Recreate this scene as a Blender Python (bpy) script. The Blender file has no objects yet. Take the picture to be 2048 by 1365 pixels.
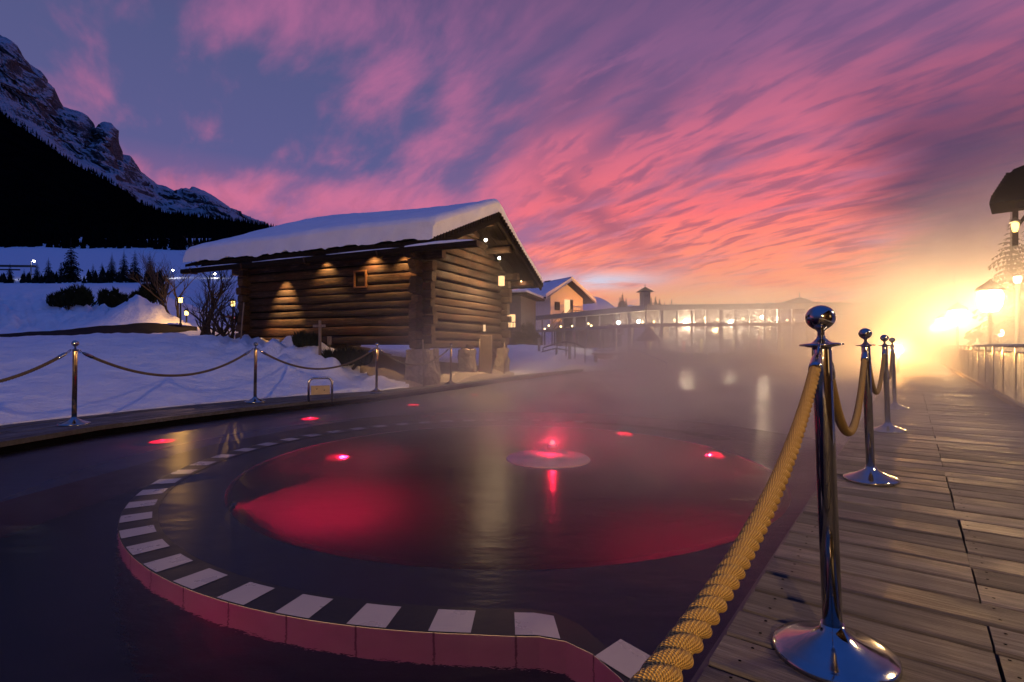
import bpy, bmesh, math, random
import numpy as np
from mathutils import Vector, Matrix, noise

random.seed(7)
F, HZ, CX, EYE = 1052.0, 692.0, 1024.0, 0.9
scene = bpy.context.scene
COL = scene.collection
UA = Vector((.603, .798, 0)); NA = Vector((.798, -.603, 0))      # along / across the right boardwalk
DECK_ROT = math.atan2(-.603, .798)


def P(px, py, Y):
    return Vector(((px - CX) / F * Y, Y, EYE - (py - HZ) / F * Y))


def deck(n, t, z=0.0):
    v = UA * t + NA * n
    return Vector((v.x, v.y, z))


def lerp(a, b, t):
    return a + (b - a) * t


def ss(a, b, x):
    t = max(0.0, min(1.0, (x - a) / (b - a)))
    return t * t * (3 - 2 * t)


def interp(tab, x):
    if x <= tab[0][0]:
        return tab[0][1]
    for (x0, y0), (x1, y1) in zip(tab, tab[1:]):
        if x <= x1:
            return lerp(y0, y1, (x - x0) / (x1 - x0))
    return tab[-1][1]


# ------------------------------------------------------------------ materials
class NT:
    """small node builder"""
    def __init__(s, tree):
        s.t = tree; s.n = tree.nodes; s.l = tree.links

    def add(s, kind, **kw):
        nd = s.n.new(kind)
        for k, v in kw.items():
            setattr(nd, k, v)
        return nd

    def set(s, sock, v):
        if isinstance(v, bpy.types.NodeSocket):
            s.l.new(v, sock)
        else:
            sock.default_value = v

    def math(s, op, a, b=0.0, c=0.0, clamp=False):
        nd = s.add('ShaderNodeMath', operation=op, use_clamp=clamp)
        s.set(nd.inputs[0], a); s.set(nd.inputs[1], b); s.set(nd.inputs[2], c)
        return nd.outputs[0]

    def sstep(s, x, a, b, lo=0.0, hi=1.0):
        nd = s.add('ShaderNodeMapRange', interpolation_type='SMOOTHSTEP')
        s.set(nd.inputs[0], x); s.set(nd.inputs[1], a); s.set(nd.inputs[2], b)
        s.set(nd.inputs[3], lo); s.set(nd.inputs[4], hi)
        return nd.outputs[0]

    def mix(s, f, a, b, blend='MIX'):
        nd = s.add('ShaderNodeMix', data_type='RGBA', blend_type=blend)
        s.set(nd.inputs[0], f); s.set(nd.inputs[6], a); s.set(nd.inputs[7], b)
        return nd.outputs[2]

    def ramp(s, f, stops, mode='LINEAR'):
        nd = s.add('ShaderNodeValToRGB')
        cr = nd.color_ramp; cr.interpolation = mode
        while len(cr.elements) < len(stops):
            cr.elements.new(.5)
        for e, (p, c) in zip(cr.elements, stops):
            e.position = p; e.color = (*c, 1) if len(c) == 3 else c
        s.set(nd.inputs[0], f)
        return nd.outputs[0]

    def noise(s, vec, scale, detail=4, rough=.55, dist=0.0):
        nd = s.add('ShaderNodeTexNoise')
        if vec is not None:
            s.l.new(vec, nd.inputs['Vector'])
        s.set(nd.inputs['Scale'], scale); s.set(nd.inputs['Detail'], detail)
        s.set(nd.inputs['Roughness'], rough); s.set(nd.inputs['Distortion'], dist)
        return nd.outputs[0]

    def mapping(s, vec, scale=(1, 1, 1), loc=(0, 0, 0), rot=(0, 0, 0)):
        nd = s.add('ShaderNodeMapping')
        s.l.new(vec, nd.inputs[0])
        nd.inputs[1].default_value = loc; nd.inputs[2].default_value = rot; nd.inputs[3].default_value = scale
        return nd.outputs[0]

    def coord(s, which='Object'):
        return s.add('ShaderNodeTexCoord').outputs[which]


def c4(c):
    return (*c, 1)


def new_mat(name):
    m = bpy.data.materials.new(name); m.use_nodes = True
    nt = NT(m.node_tree); nt.n.clear()
    out = nt.add('ShaderNodeOutputMaterial')
    return m, nt, out


def pbr(name, color, rough=.6, metal=0.0, var=.25, scale=6.0, stretch=(1, 1, 1), bump=.3, bscale=None, dist=.01, spec=.5, bdetail=5):
    """principled with noise-varied colour, roughness and bump"""
    m, nt, out = new_mat(name)
    b = nt.add('ShaderNodeBsdfPrincipled')
    nt.l.new(b.outputs[0], out.inputs[0])
    co = nt.mapping(nt.coord(), stretch)
    n1 = nt.noise(co, scale, 6, .6)
    lo = tuple(max(0, v * (1 - var)) for v in color); hi = tuple(min(1, v * (1 + var)) for v in color)
    nt.set(b.inputs['Base Color'], nt.ramp(n1, [(.3, lo), (.7, hi)]))
    nt.set(b.inputs['Roughness'], nt.sstep(n1, .2, .8, max(.02, rough - .08), min(1, rough + .08)))
    b.inputs['Metallic'].default_value = metal
    b.inputs['Specular IOR Level'].default_value = spec
    if bump:
        bp = nt.add('ShaderNodeBump')
        bp.inputs['Strength'].default_value = bump; bp.inputs['Distance'].default_value = dist
        nt.set(bp.inputs['Height'], nt.noise(co, bscale or scale * 3, bdetail, .6))
        nt.l.new(bp.outputs[0], b.inputs['Normal'])
    return m


def emit(name, color, strength, through=0.0):
    m, nt, out = new_mat(name)
    e = nt.add('ShaderNodeEmission')
    e.inputs[0].default_value = c4(color); e.inputs[1].default_value = strength
    if through:
        t = nt.add('ShaderNodeBsdfTransparent'); a = nt.add('ShaderNodeAddShader')
        t.inputs[0].default_value = (through, through, through, 1)
        nt.l.new(t.outputs[0], a.inputs[0]); nt.l.new(e.outputs[0], a.inputs[1]); nt.l.new(a.outputs[0], out.inputs[0])
    else:
        nt.l.new(e.outputs[0], out.inputs[0])
    return m


def plank_mat(name, dark, mid, pale, along=(1, 14, 14), wet=.55, bump=.006, grain=.45, stain=None):
    """weathered boards; face attribute 'tone' is the board's own shade and grain offset"""
    m, nt, out = new_mat(name)
    b = nt.add('ShaderNodeBsdfPrincipled'); nt.l.new(b.outputs[0], out.inputs[0])
    at = nt.add('ShaderNodeAttribute', attribute_name='tone')
    tone = at.outputs['Fac']
    off = nt.add('ShaderNodeCombineXYZ')
    nt.set(off.inputs[0], nt.math('MULTIPLY', tone, 37.0)); nt.set(off.inputs[2], nt.math('MULTIPLY', tone, 11.0))
    va = nt.add('ShaderNodeVectorMath', operation='ADD')
    nt.l.new(nt.coord(), va.inputs[0]); nt.l.new(off.outputs[0], va.inputs[1])
    co = nt.mapping(va.outputs[0], along)
    g1 = nt.noise(co, 2.2, 8, .65, .6)
    g2 = nt.noise(nt.mapping(va.outputs[0], (along[0] * 1.5, along[1] * 5, along[2] * 5)), 3.0, 5, .6)
    blot = nt.noise(va.outputs[0], 1.3, 4, .6)
    kn = nt.add('ShaderNodeTexVoronoi', feature='F1')
    nt.l.new(nt.mapping(va.outputs[0], (1.6, 5.5, 5)), kn.inputs['Vector']); kn.inputs['Scale'].default_value = 1.1
    knot = nt.sstep(kn.outputs['Distance'], .05, .16, 1.0, 0.0)
    col = nt.ramp(g1, [(.28, dark), (.5, mid), (.72, pale)])
    col = nt.mix(nt.math('MULTIPLY', nt.sstep(g2, .45, .62), grain), col, c4(dark))
    col = nt.mix(nt.math('MULTIPLY', nt.sstep(blot, .42, .7), .5), col, c4(tuple(v * .7 for v in mid)))
    col = nt.mix(nt.math('MULTIPLY', knot, .6), col, c4(tuple(v * .5 for v in dark)))
    if stain:
        sn = nt.noise(nt.mapping(va.outputs[0], (.5, 1.5, 1.5)), 1.7, 4, .6)
        col = nt.mix(nt.math('MULTIPLY', nt.sstep(sn, .48, .66), .75), col, c4(stain))
    hs = nt.add('ShaderNodeHueSaturation'); nt.l.new(col, hs.inputs['Color'])
    nt.set(hs.inputs['Value'], nt.math('MULTIPLY_ADD', tone, .8, .6))
    nt.l.new(hs.outputs[0], b.inputs['Base Color'])
    nt.set(b.inputs['Roughness'], nt.sstep(blot, .3, .7, wet - .12, wet + .25))
    bp = nt.add('ShaderNodeBump'); bp.inputs['Strength'].default_value = .6; bp.inputs['Distance'].default_value = bump
    nt.set(bp.inputs['Height'], nt.math('ADD', g1, nt.math('MULTIPLY', g2, .7)))
    nt.l.new(bp.outputs[0], b.inputs['Normal'])
    return m


M = {}
M['steel'] = pbr('polished_steel', (.37, .36, .345), .10, 1.0, .12, 9, bump=.06, bscale=60, dist=.001)
M['steel_worn'] = pbr('worn_steel', (.55, .53, .5), .22, 1.0, .12, 12, bump=.1, bscale=80, dist=.001)
M['dark_metal'] = pbr('dark_metal', (.05, .05, .055), .45, .6, .2, 12, bump=.1)
M['deck_wood'] = plank_mat('deck_wood', (.022, .020, .021), (.072, .067, .069), (.175, .165, .166), bump=.012, grain=.6)
M['walk_wood'] = plank_mat('walkway_wood', (.02, .02, .022), (.05, .05, .056), (.10, .10, .11))
M['log'] = plank_mat('old_log_wood', (.006, .003, .0015), (.036, .0165, .007), (.17, .088, .040), (1.2, 16, 16), .85, .022, .85, (.045, .012, .004))
M['log_end'] = plank_mat('log_end_wood', (.018, .009, .004), (.085, .048, .022), (.17, .10, .048), (3, 3, 14), .85, .012, .6)
M['roof_wood'] = pbr('dark_roof_boards', (.012, .008, .006), .95, 0, .4, 5, (1, 8, 8), .5, spec=.1)
M['frame_wood'] = pbr('window_frame_wood', (.15, .065, .025), .6, 0, .3, 8, (1, 6, 6), .3)
M['stone'] = pbr('granite_pier', (.27, .225, .18), .9, 0, .45, 9, bump=1.0, bscale=16, dist=.05, bdetail=8)
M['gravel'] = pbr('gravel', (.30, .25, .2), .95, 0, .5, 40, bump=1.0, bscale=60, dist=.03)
M['asphalt'] = pbr('wet_asphalt', (.014, .012, .012), .9, 0, .4, 20, bump=.4, bscale=90, dist=.01, spec=.1)
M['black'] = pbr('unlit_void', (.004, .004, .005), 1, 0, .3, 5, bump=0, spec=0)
M['steel_warm'] = pbr('tarnished_brass_steel', (.50, .38, .24), .2, 1.0, .12, 12, bump=.08, bscale=80, dist=.001)  # warm reflected light put into the steel colour of the left post tubes
M['white_tile'] = pbr('white_tile', (.26, .245, .265), .3, 0, .08, 5, bump=.05)
M['dark_tile'] = pbr('dark_tile', (.012, .013, .018), .35, 0, .4, 7, bump=.25, bscale=30, dist=.004)
M['basin_tile'] = pbr('basin_floor_tile', (.52, .44, .60), .6, 0, .2, 3, bump=.1)
M['pool_dark'] = pbr('dark_pool_floor', (.008, .009, .018), .7, 0, .3, 2, bump=.1)
M['ledge_tile'] = pbr('dark_ledge_tile', (.10, .09, .10), .7, 0, .3, 4, bump=.1)
M['render_white'] = pbr('white_render', (.62, .58, .56), .85, 0, .08, 3, bump=.2)
M['back_panel'] = pbr('dark_back_panel', (.035, .026, .024), .85, 0, .5, 1.2, bump=.2)
M['render_dark'] = pbr('dark_render', (.10, .085, .09), .85, 0, .2, 3, bump=.2)
M['wet_tile'] = pbr('wet_dark_tile', (.008, .009, .013), .4, 0, .4, 7, bump=.2, bscale=30, dist=.003, spec=.2)
M['paint_white'] = pbr('white_painted_steel', (.16, .16, .19), .4, 0, .06, 5, bump=.05)
M['needle'] = pbr('spruce_needles', (.008, .013, .010), .9, 0, .5, 3, bump=.3, spec=.1)
M['needle_far'] = pbr('far_spruce_needles', (.003, .0045, .0045), .98, 0, .4, .3, bump=0, spec=.0)
M['shrub_leaf'] = pbr('dwarf_pine_needles', (.014, .022, .014), .85, 0, .5, 4, bump=.3, spec=.15)
M['bark'] = pbr('dark_bark', (.035, .024, .018), .9, 0, .4, 8, (4, 4, 1), .6)
M['twig'] = pbr('bare_twigs', (.055, .04, .032), .85, 0, .35, 6, bump=.3)
M['wood_post'] = pbr('weathered_post_wood', (.20, .15, .105), .85, 0, .4, 6, (6, 6, 1), .6)
M['plate'] = pbr('brass_plate', (.42, .35, .2), .5, .2, .15, 10, bump=.1)
M['paper'] = pbr('white_notice', (.7, .67, .6), .7, 0, .05, 10, bump=0)
M['terracotta'] = pbr('terracotta', (.30, .13, .09), .8, 0, .2, 6)
M['glass_warm'] = emit('warm_lamp_glass', (1.0, .66, .28), 6, .9)
M['glass_white'] = emit('white_lamp_glass', (1.0, .93, .82), 30, .9)
M['glass_amber'] = emit('amber_lantern_glass', (1.0, .66, .16), 2.2, .9)
M['lit_pane'] = emit('lit_window_pane', (1.0, .62, .28), 1.6)
M['lit_yellow'] = emit('lit_yellow_lamp', (1.0, .72, .22), 3.0)
M['lit_red'] = emit('lit_red_lamp', (1.0, .12, .1), 2.0)
M['lens_red'] = emit('red_lamp_lens', (1.0, .004, .035), 2.6)
M['lens_hot'] = emit('hot_red_lamp_lens', (1.0, .12, .09), 5)
M['pedestal_stone'] = pbr('reddish_pedestal_stone', (.48, .27, .30), .6, 0, .25, 6, bump=.3)


def snow_mat(name, rough_scale, big=.2, fine=.045):
    m, nt, out = new_mat(name)
    b = nt.add('ShaderNodeBsdfPrincipled'); nt.l.new(b.outputs[0], out.inputs[0])
    co = nt.coord()
    n1 = nt.noise(co, rough_scale, 8, .6)
    nt.set(b.inputs['Base Color'], nt.ramp(n1, [(.3, (.70, .72, .76)), (.7, (.82, .83, .85))]))
    b.inputs['Roughness'].default_value = .75
    b.inputs['Specular IOR Level'].default_value = .25
    b1 = nt.add('ShaderNodeBump'); b1.inputs['Strength'].default_value = .7; b1.inputs['Distance'].default_value = big
    nt.l.new(n1, b1.inputs['Height'])
    b2 = nt.add('ShaderNodeBump'); b2.inputs['Strength'].default_value = .5; b2.inputs['Distance'].default_value = fine
    nt.set(b2.inputs['Height'], nt.noise(co, rough_scale * 9, 5, .65)); nt.l.new(b1.outputs[0], b2.inputs['Normal'])
    nt.l.new(b2.outputs[0], b.inputs['Normal'])
    return m


M['snow'] = snow_mat('snow', 2.2)
M['roof_snow'] = snow_mat('roof_snow', 1.6, .05, .02)


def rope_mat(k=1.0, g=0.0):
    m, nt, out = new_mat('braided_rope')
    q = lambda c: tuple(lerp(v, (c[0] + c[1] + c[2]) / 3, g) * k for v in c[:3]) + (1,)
    b = nt.add('ShaderNodeBsdfPrincipled'); nt.l.new(b.outputs[0], out.inputs[0])
    uv = nt.coord('UV'); sp = nt.add('ShaderNodeSeparateXYZ'); nt.l.new(uv, sp.inputs[0])
    u, v = sp.outputs[0], sp.outputs[1]
    a = nt.math('SINE', nt.math('MULTIPLY_ADD', u, 2 * math.pi * 6.0, nt.math('MULTIPLY', v, 2 * math.pi * 13)))
    c = nt.math('SINE', nt.math('MULTIPLY_ADD', u, -2 * math.pi * 6.0, nt.math('MULTIPLY', v, 2 * math.pi * 13)))
    w = nt.math('MULTIPLY', a, c)
    n = nt.noise(uv, 3, 5, .6)
    col = nt.mix(nt.sstep(w, -.7, .6), q((.24, .135, .035)), q((.74, .50, .15)))
    col = nt.mix(nt.math('MULTIPLY', n, .45), col, q((.44, .28, .10)))
    nt.l.new(col, b.inputs['Base Color']); b.inputs['Roughness'].default_value = .82
    bp = nt.add('ShaderNodeBump'); bp.inputs['Strength'].default_value = .9; bp.inputs['Distance'].default_value = .003
    nt.l.new(w, bp.inputs['Height']); nt.l.new(bp.outputs[0], b.inputs['Normal'])
    return m


M['rope'] = rope_mat()
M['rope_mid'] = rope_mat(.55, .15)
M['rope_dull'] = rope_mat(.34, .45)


def wall_tile_mat():
    """white tiles of the whirlpool's outer side with dark joints; UV x runs along the wall in metres"""
    m, nt, out = new_mat('jointed_wall_tile')
    b = nt.add('ShaderNodeBsdfPrincipled'); nt.l.new(b.outputs[0], out.inputs[0])
    sp = nt.add('ShaderNodeSeparateXYZ'); nt.l.new(nt.coord('UV'), sp.inputs[0])
    fr = nt.math('FRACT', nt.math('MULTIPLY', sp.outputs[0], 1 / .31))
    joint = nt.sstep(nt.math('ABSOLUTE', nt.math('SUBTRACT', fr, .5)), .478, .494)
    n = nt.noise(nt.coord(), 4, 4, .6)
    col = nt.mix(joint, nt.ramp(n, [(.3, (.50, .46, .46)), (.7, (.62, .57, .57))]), (.16, .14, .14, 1))
    nt.l.new(col, b.inputs['Base Color']); b.inputs['Roughness'].default_value = .5
    return m


M['wall_tile'] = wall_tile_mat()


def water_mat():
    m, nt, out = new_mat('pool_water')
    tr = nt.add('ShaderNodeBsdfRefraction'); tr.inputs['Color'].default_value = (.84, .84, .90, 1)
    tr.inputs['Roughness'].default_value = .42; tr.inputs['IOR'].default_value = 1.33
    gl = nt.add('ShaderNodeBsdfGlossy'); gl.inputs['Roughness'].default_value = .27
    # bubbling inside the whirlpool, calm outside
    dv = nt.add('ShaderNodeVectorMath', operation='DISTANCE'); nt.l.new(nt.coord(), dv.inputs[0]); dv.inputs[1].default_value = (-.03, 4.85, -.18)
    nt.set(tr.inputs['Roughness'], nt.math('ADD', nt.sstep(dv.outputs['Value'], 2.1, 2.7, .32, .045), nt.sstep(dv.outputs['Value'], 3.3, 4.0, 0.0, .34)))
    gl.inputs[0].default_value = (.95, .95, .97, 1)
    co = nt.coord()
    w1 = nt.noise(nt.mapping(co, (1, 2.2, 1)), 1.1, 4, .55)
    w2 = nt.noise(nt.mapping(co, (1, 1.7, 1), rot=(0, 0, .6)), 6.5, 4, .6)
    bp = nt.add('ShaderNodeBump'); bp.inputs['Strength'].default_value = .32; bp.inputs['Distance'].default_value = .035
    nt.set(bp.inputs['Height'], nt.math('ADD', w1, nt.math('MULTIPLY', w2, .16)))
    nt.l.new(bp.outputs[0], gl.inputs['Normal'])
    b3 = nt.add('ShaderNodeBump'); b3.inputs['Strength'].default_value = .25; b3.inputs['Distance'].default_value = .02
    nt.l.new(w2, b3.inputs['Height']); nt.l.new(b3.outputs[0], tr.inputs['Normal'])
    fr = nt.add('ShaderNodeFresnel'); fr.inputs[0].default_value = 1.33
    nt.l.new(bp.outputs[0], fr.inputs['Normal'])
    mx = nt.add('ShaderNodeMixShader')
    nt.set(mx.inputs[0], nt.math('MULTIPLY', fr.outputs[0], .60))
    nt.l.new(tr.outputs[0], mx.inputs[1]); nt.l.new(gl.outputs[0], mx.inputs[2])
    nt.l.new(mx.outputs[0], out.inputs[0])
    return m


M['water'] = water_mat()


def glass_mat():
    m, nt, out = new_mat('pavilion_glass')
    tr = nt.add('ShaderNodeBsdfTransparent'); tr.inputs[0].default_value = (.86, .88, .9, 1)
    gl = nt.add('ShaderNodeBsdfGlossy'); gl.inputs['Roughness'].default_value = .04
    fr = nt.add('ShaderNodeFresnel'); fr.inputs[0].default_value = 1.45
    n = nt.noise(nt.coord(), 2.0, 3)
    mx = nt.add('ShaderNodeMixShader')
    nt.set(mx.inputs[0], nt.math('MULTIPLY_ADD', n, .05, fr.outputs[0], clamp=True))
    nt.l.new(tr.outputs[0], mx.inputs[1]); nt.l.new(gl.outputs[0], mx.inputs[2]); nt.l.new(mx.outputs[0], out.inputs[0])
    return m


M['glass'] = glass_mat()


def rock_mat():
    m, nt, out = new_mat('mountain_rock_and_snow')
    b = nt.add('ShaderNodeBsdfPrincipled'); nt.l.new(b.outputs[0], out.inputs[0])
    b.inputs['Roughness'].default_value = .9
    co = nt.coord()
    g = nt.add('ShaderNodeNewGeometry'); sp = nt.add('ShaderNodeSeparateXYZ'); nt.l.new(g.outputs['Normal'], sp.inputs[0])
    n = nt.noise(co, .02, 8, .65); n2 = nt.noise(nt.mapping(co, (1, 1, 3.5)), .06, 8, .7)
    s = nt.math('ADD', sp.outputs[2], nt.math('MULTIPLY', nt.math('SUBTRACT', n, .5), .9))
    s = nt.math('ADD', s, nt.math('MULTIPLY', nt.math('SUBTRACT', n2, .5), .9))
    n3 = nt.noise(nt.mapping(co, (1, 1, 2.6)), .10, 7, .72)
    s = nt.math('ADD', s, nt.math('MULTIPLY', nt.math('SUBTRACT', n3, .5), .7))
    rock = nt.ramp(nt.math('MULTIPLY_ADD', nt.math('SUBTRACT', n3, .5), .8, n2), [(.3, (.030, .030, .034)), (.7, (.21, .205, .21))])
    nt.l.new(nt.mix(nt.sstep(s, .55, .77), rock, (.72, .74, .78, 1)), b.inputs['Base Color'])
    bp = nt.add('ShaderNodeBump'); bp.inputs['Strength'].default_value = .9; bp.inputs['Distance'].default_value = 26
    nt.set(bp.inputs['Height'], nt.math('ADD', n, nt.math('MULTIPLY_ADD', n3, .35, n2))); nt.l.new(bp.outputs[0], b.inputs['Normal'])
    return m


M['rock'] = rock_mat()
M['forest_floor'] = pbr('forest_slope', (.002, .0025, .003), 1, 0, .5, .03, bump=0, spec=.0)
M['hill_far'] = pbr('far_wooded_hill', (.05, .03, .04), .95, 0, .4, .01, bump=0)


# ------------------------------------------------------------------ mesh helpers
class MB:
    def __init__(s):
        s.v = []; s.f = []; s.mi = []; s.tone = []; s.uv = []; s.cur = 0; s.t = .5; s.smooth = []

    def vert(s, p):
        s.v.append(tuple(p)); return len(s.v) - 1

    def face(s, idx, uv=None, smooth=False):
        s.f.append(list(idx)); s.mi.append(s.cur); s.tone.append(s.t); s.uv.append(uv); s.smooth.append(smooth)

    def quad(s, a, b, c, d, uv=None):
        i = [s.vert(p) for p in (a, b, c, d)]; s.face(i, uv)

    def box(s, lo, hi, mat=None):
        x0, y0, z0 = lo; x1, y1, z1 = hi
        c = [Vector(p) for p in ((x0, y0, z0), (x1, y0, z0), (x1, y1, z0), (x0, y1, z0), (x0, y0, z1), (x1, y0, z1), (x1, y1, z1), (x0, y1, z1))]
        if mat is not None:
            c = [mat @ p for p in c]
        i = [s.vert(p) for p in c]
        for q in ((3, 2, 1, 0), (4, 5, 6, 7), (0, 1, 5, 4), (1, 2, 6, 5), (2, 3, 7, 6), (3, 0, 4, 7)):
            s.face([i[k] for k in q])

    def bar(s, a, b, w, h=None, up=Vector((0, 0, 1))):
        """box beam from a to b"""
        a = Vector(a); b = Vector(b); h = h or w
        d = (b - a); L = d.length
        if L < 1e-6:
            return
        d.normalize(); sx = d.cross(up)
        if sx.length < 1e-3:
            sx = d.cross(Vector((1, 0, 0)))
        sx.normalize(); uz = sx.cross(d)
        mt = Matrix((d, sx, uz)).transposed().to_4x4(); mt.translation = a
        s.box((0, -w / 2, -h / 2), (L, w / 2, h / 2), mt)

    def tube(s, pts, radii, seg=10, caps=True, smooth=True):
        pts = [Vector(p) for p in pts]
        if not hasattr(radii, '__len__'):
            radii = [radii] * len(pts)
        n = len(pts); ref = None; rings = []
        for i, p in enumerate(pts):
            d = (pts[min(i + 1, n - 1)] - pts[max(i - 1, 0)]).normalized()
            if ref is None:
                ref = d.cross(Vector((0, 0, 1)))
                if ref.length < .05:
                    ref = d.cross(Vector((1, 0, 0)))
            ref = (ref - d * ref.dot(d)).normalized(); bi = d.cross(ref)
            rings.append([s.vert(p + (ref * math.cos(2 * math.pi * k / seg) + bi * math.sin(2 * math.pi * k / seg)) * radii[i]) for k in range(seg)])
        for a, b in zip(rings, rings[1:]):
            for k in range(seg):
                s.face((a[k], a[(k + 1) % seg], b[(k + 1) % seg], b[k]), smooth=smooth)
        if caps:
            s.face(rings[0][::-1]); s.face(rings[-1])

    def lathe(s, prof, c=(0, 0, 0), seg=24, smooth=True):
        c = Vector(c); rings = []
        for r, z in prof:
            rings.append([s.vert(c + Vector((r * math.cos(2 * math.pi * k / seg), r * math.sin(2 * math.pi * k / seg), z))) for k in range(seg)])
        for a, b in zip(rings, rings[1:]):
            for k in range(seg):
                s.face((a[k], a[(k + 1) % seg], b[(k + 1) % seg], b[k]), smooth=smooth)
        if prof[0][0] > 1e-4:
            s.face(rings[0][::-1])
        if prof[-1][0] > 1e-4:
            s.face(rings[-1])

    def sphere(s, c, r, seg=16, rg=10, sq=1.0):
        s.lathe([(max(1e-5, r * math.sin(math.pi * k / rg)), -r * sq * math.cos(math.pi * k / rg)) for k in range(rg + 1)], c, seg)

    def grid(s, rows, smooth=True, uv=False):
        """rows: list of lists of points"""
        ids = [[s.vert(p) for p in r] for r in rows]
        for a, b in zip(ids, ids[1:]):
            for k in range(len(a) - 1):
                s.face((a[k], a[k + 1], b[k + 1], b[k]), smooth=smooth)
        return ids

    def build(s, name, mats, parent=None):
        me = bpy.data.meshes.new(name)
        me.from_pydata(s.v, [], s.f)
        if not isinstance(mats, (list, tuple)):
            mats = [mats]
        for m in mats:
            me.materials.append(m)
        me.polygons.foreach_set('material_index', s.mi)
        me.polygons.foreach_set('use_smooth', s.smooth)
        at = me.attributes.new('tone', 'FLOAT', 'FACE'); at.data.foreach_set('value', s.tone)
        if any(u is not None for u in s.uv):
            ul = me.uv_layers.new(name='UVMap'); k = 0
            for f, u in zip(s.f, s.uv):
                for j in range(len(f)):
                    if u is not None:
                        ul.data[k].uv = u[j]
                    k += 1
        me.update()
        o = bpy.data.objects.new(name, me); COL.objects.link(o)
        if parent:
            o.parent = parent
        return o


def bevel(o, w, seg=2, angle=40):
    md = o.modifiers.new('edge', 'BEVEL'); md.width = w; md.segments = seg; md.limit_method = 'ANGLE'; md.angle_limit = math.radians(angle)
    return o


def thing(name, label, cat, loc=(0, 0, 0), rz=0.0, group=None):
    o = bpy.data.objects.new(name, None); o.empty_display_size = .2
    COL.objects.link(o); o.location = loc; o.rotation_euler = (0, 0, rz)
    return tag(o, label, cat, group)


def tag(o, label, cat, group=None):
    o['label'] = label; o['category'] = cat
    if group:
        o['group'] = group
    return o


def struct(o, kind='structure'):
    o['kind'] = kind; return o


def copy_thing(root, loc, label, rz=None, scale=None):
    r = root.copy(); COL.objects.link(r); r.location = loc
    if rz is not None:
        r.rotation_euler = (0, 0, rz)
    if scale is not None:
        r.scale = scale if hasattr(scale, '__len__') else (scale,) * 3
    r['label'] = label
    for ch in list(root.children):
        c = ch.copy(); COL.objects.link(c); c.parent = r
        for g in list(ch.children):
            d = g.copy(); COL.objects.link(d); d.parent = c
    return r


def lamp(kind, name, loc, power, color, parent=None, size=0.0, **kw):
    l = bpy.data.lights.new(name, kind); l.energy = power; l.color = color
    if kind in ('POINT', 'SPOT'):
        l.shadow_soft_size = size
    for k, v in kw.items():
        setattr(l, k, v)
    o = bpy.data.objects.new(name, l); COL.objects.link(o); o.location = loc
    if parent:
        o.parent = parent
    return o


def aim(o, target):
    d = Vector(target) - Vector(o.location)
    o.rotation_euler = d.to_track_quat('-Z', 'Y').to_euler()
    return o


WARM = (1.0, .56, .20); AMBER = (1.0, .50, .10); RED = (1.0, .010, .060); COOL = (.95, .93, 1.0)

# ------------------------------------------------------------------ camera
cam = bpy.data.cameras.new('camera'); cam.sensor_width = 36; cam.lens = F / 2048 * 36
cam.shift_y = 9.5 / 2048; cam.clip_start = .05; cam.clip_end = 12000
co = bpy.data.objects.new('camera', cam); COL.objects.link(co)
co.location = (0, 0, EYE); co.rotation_euler = (math.pi / 2, 0, 0)
scene.camera = co

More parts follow.
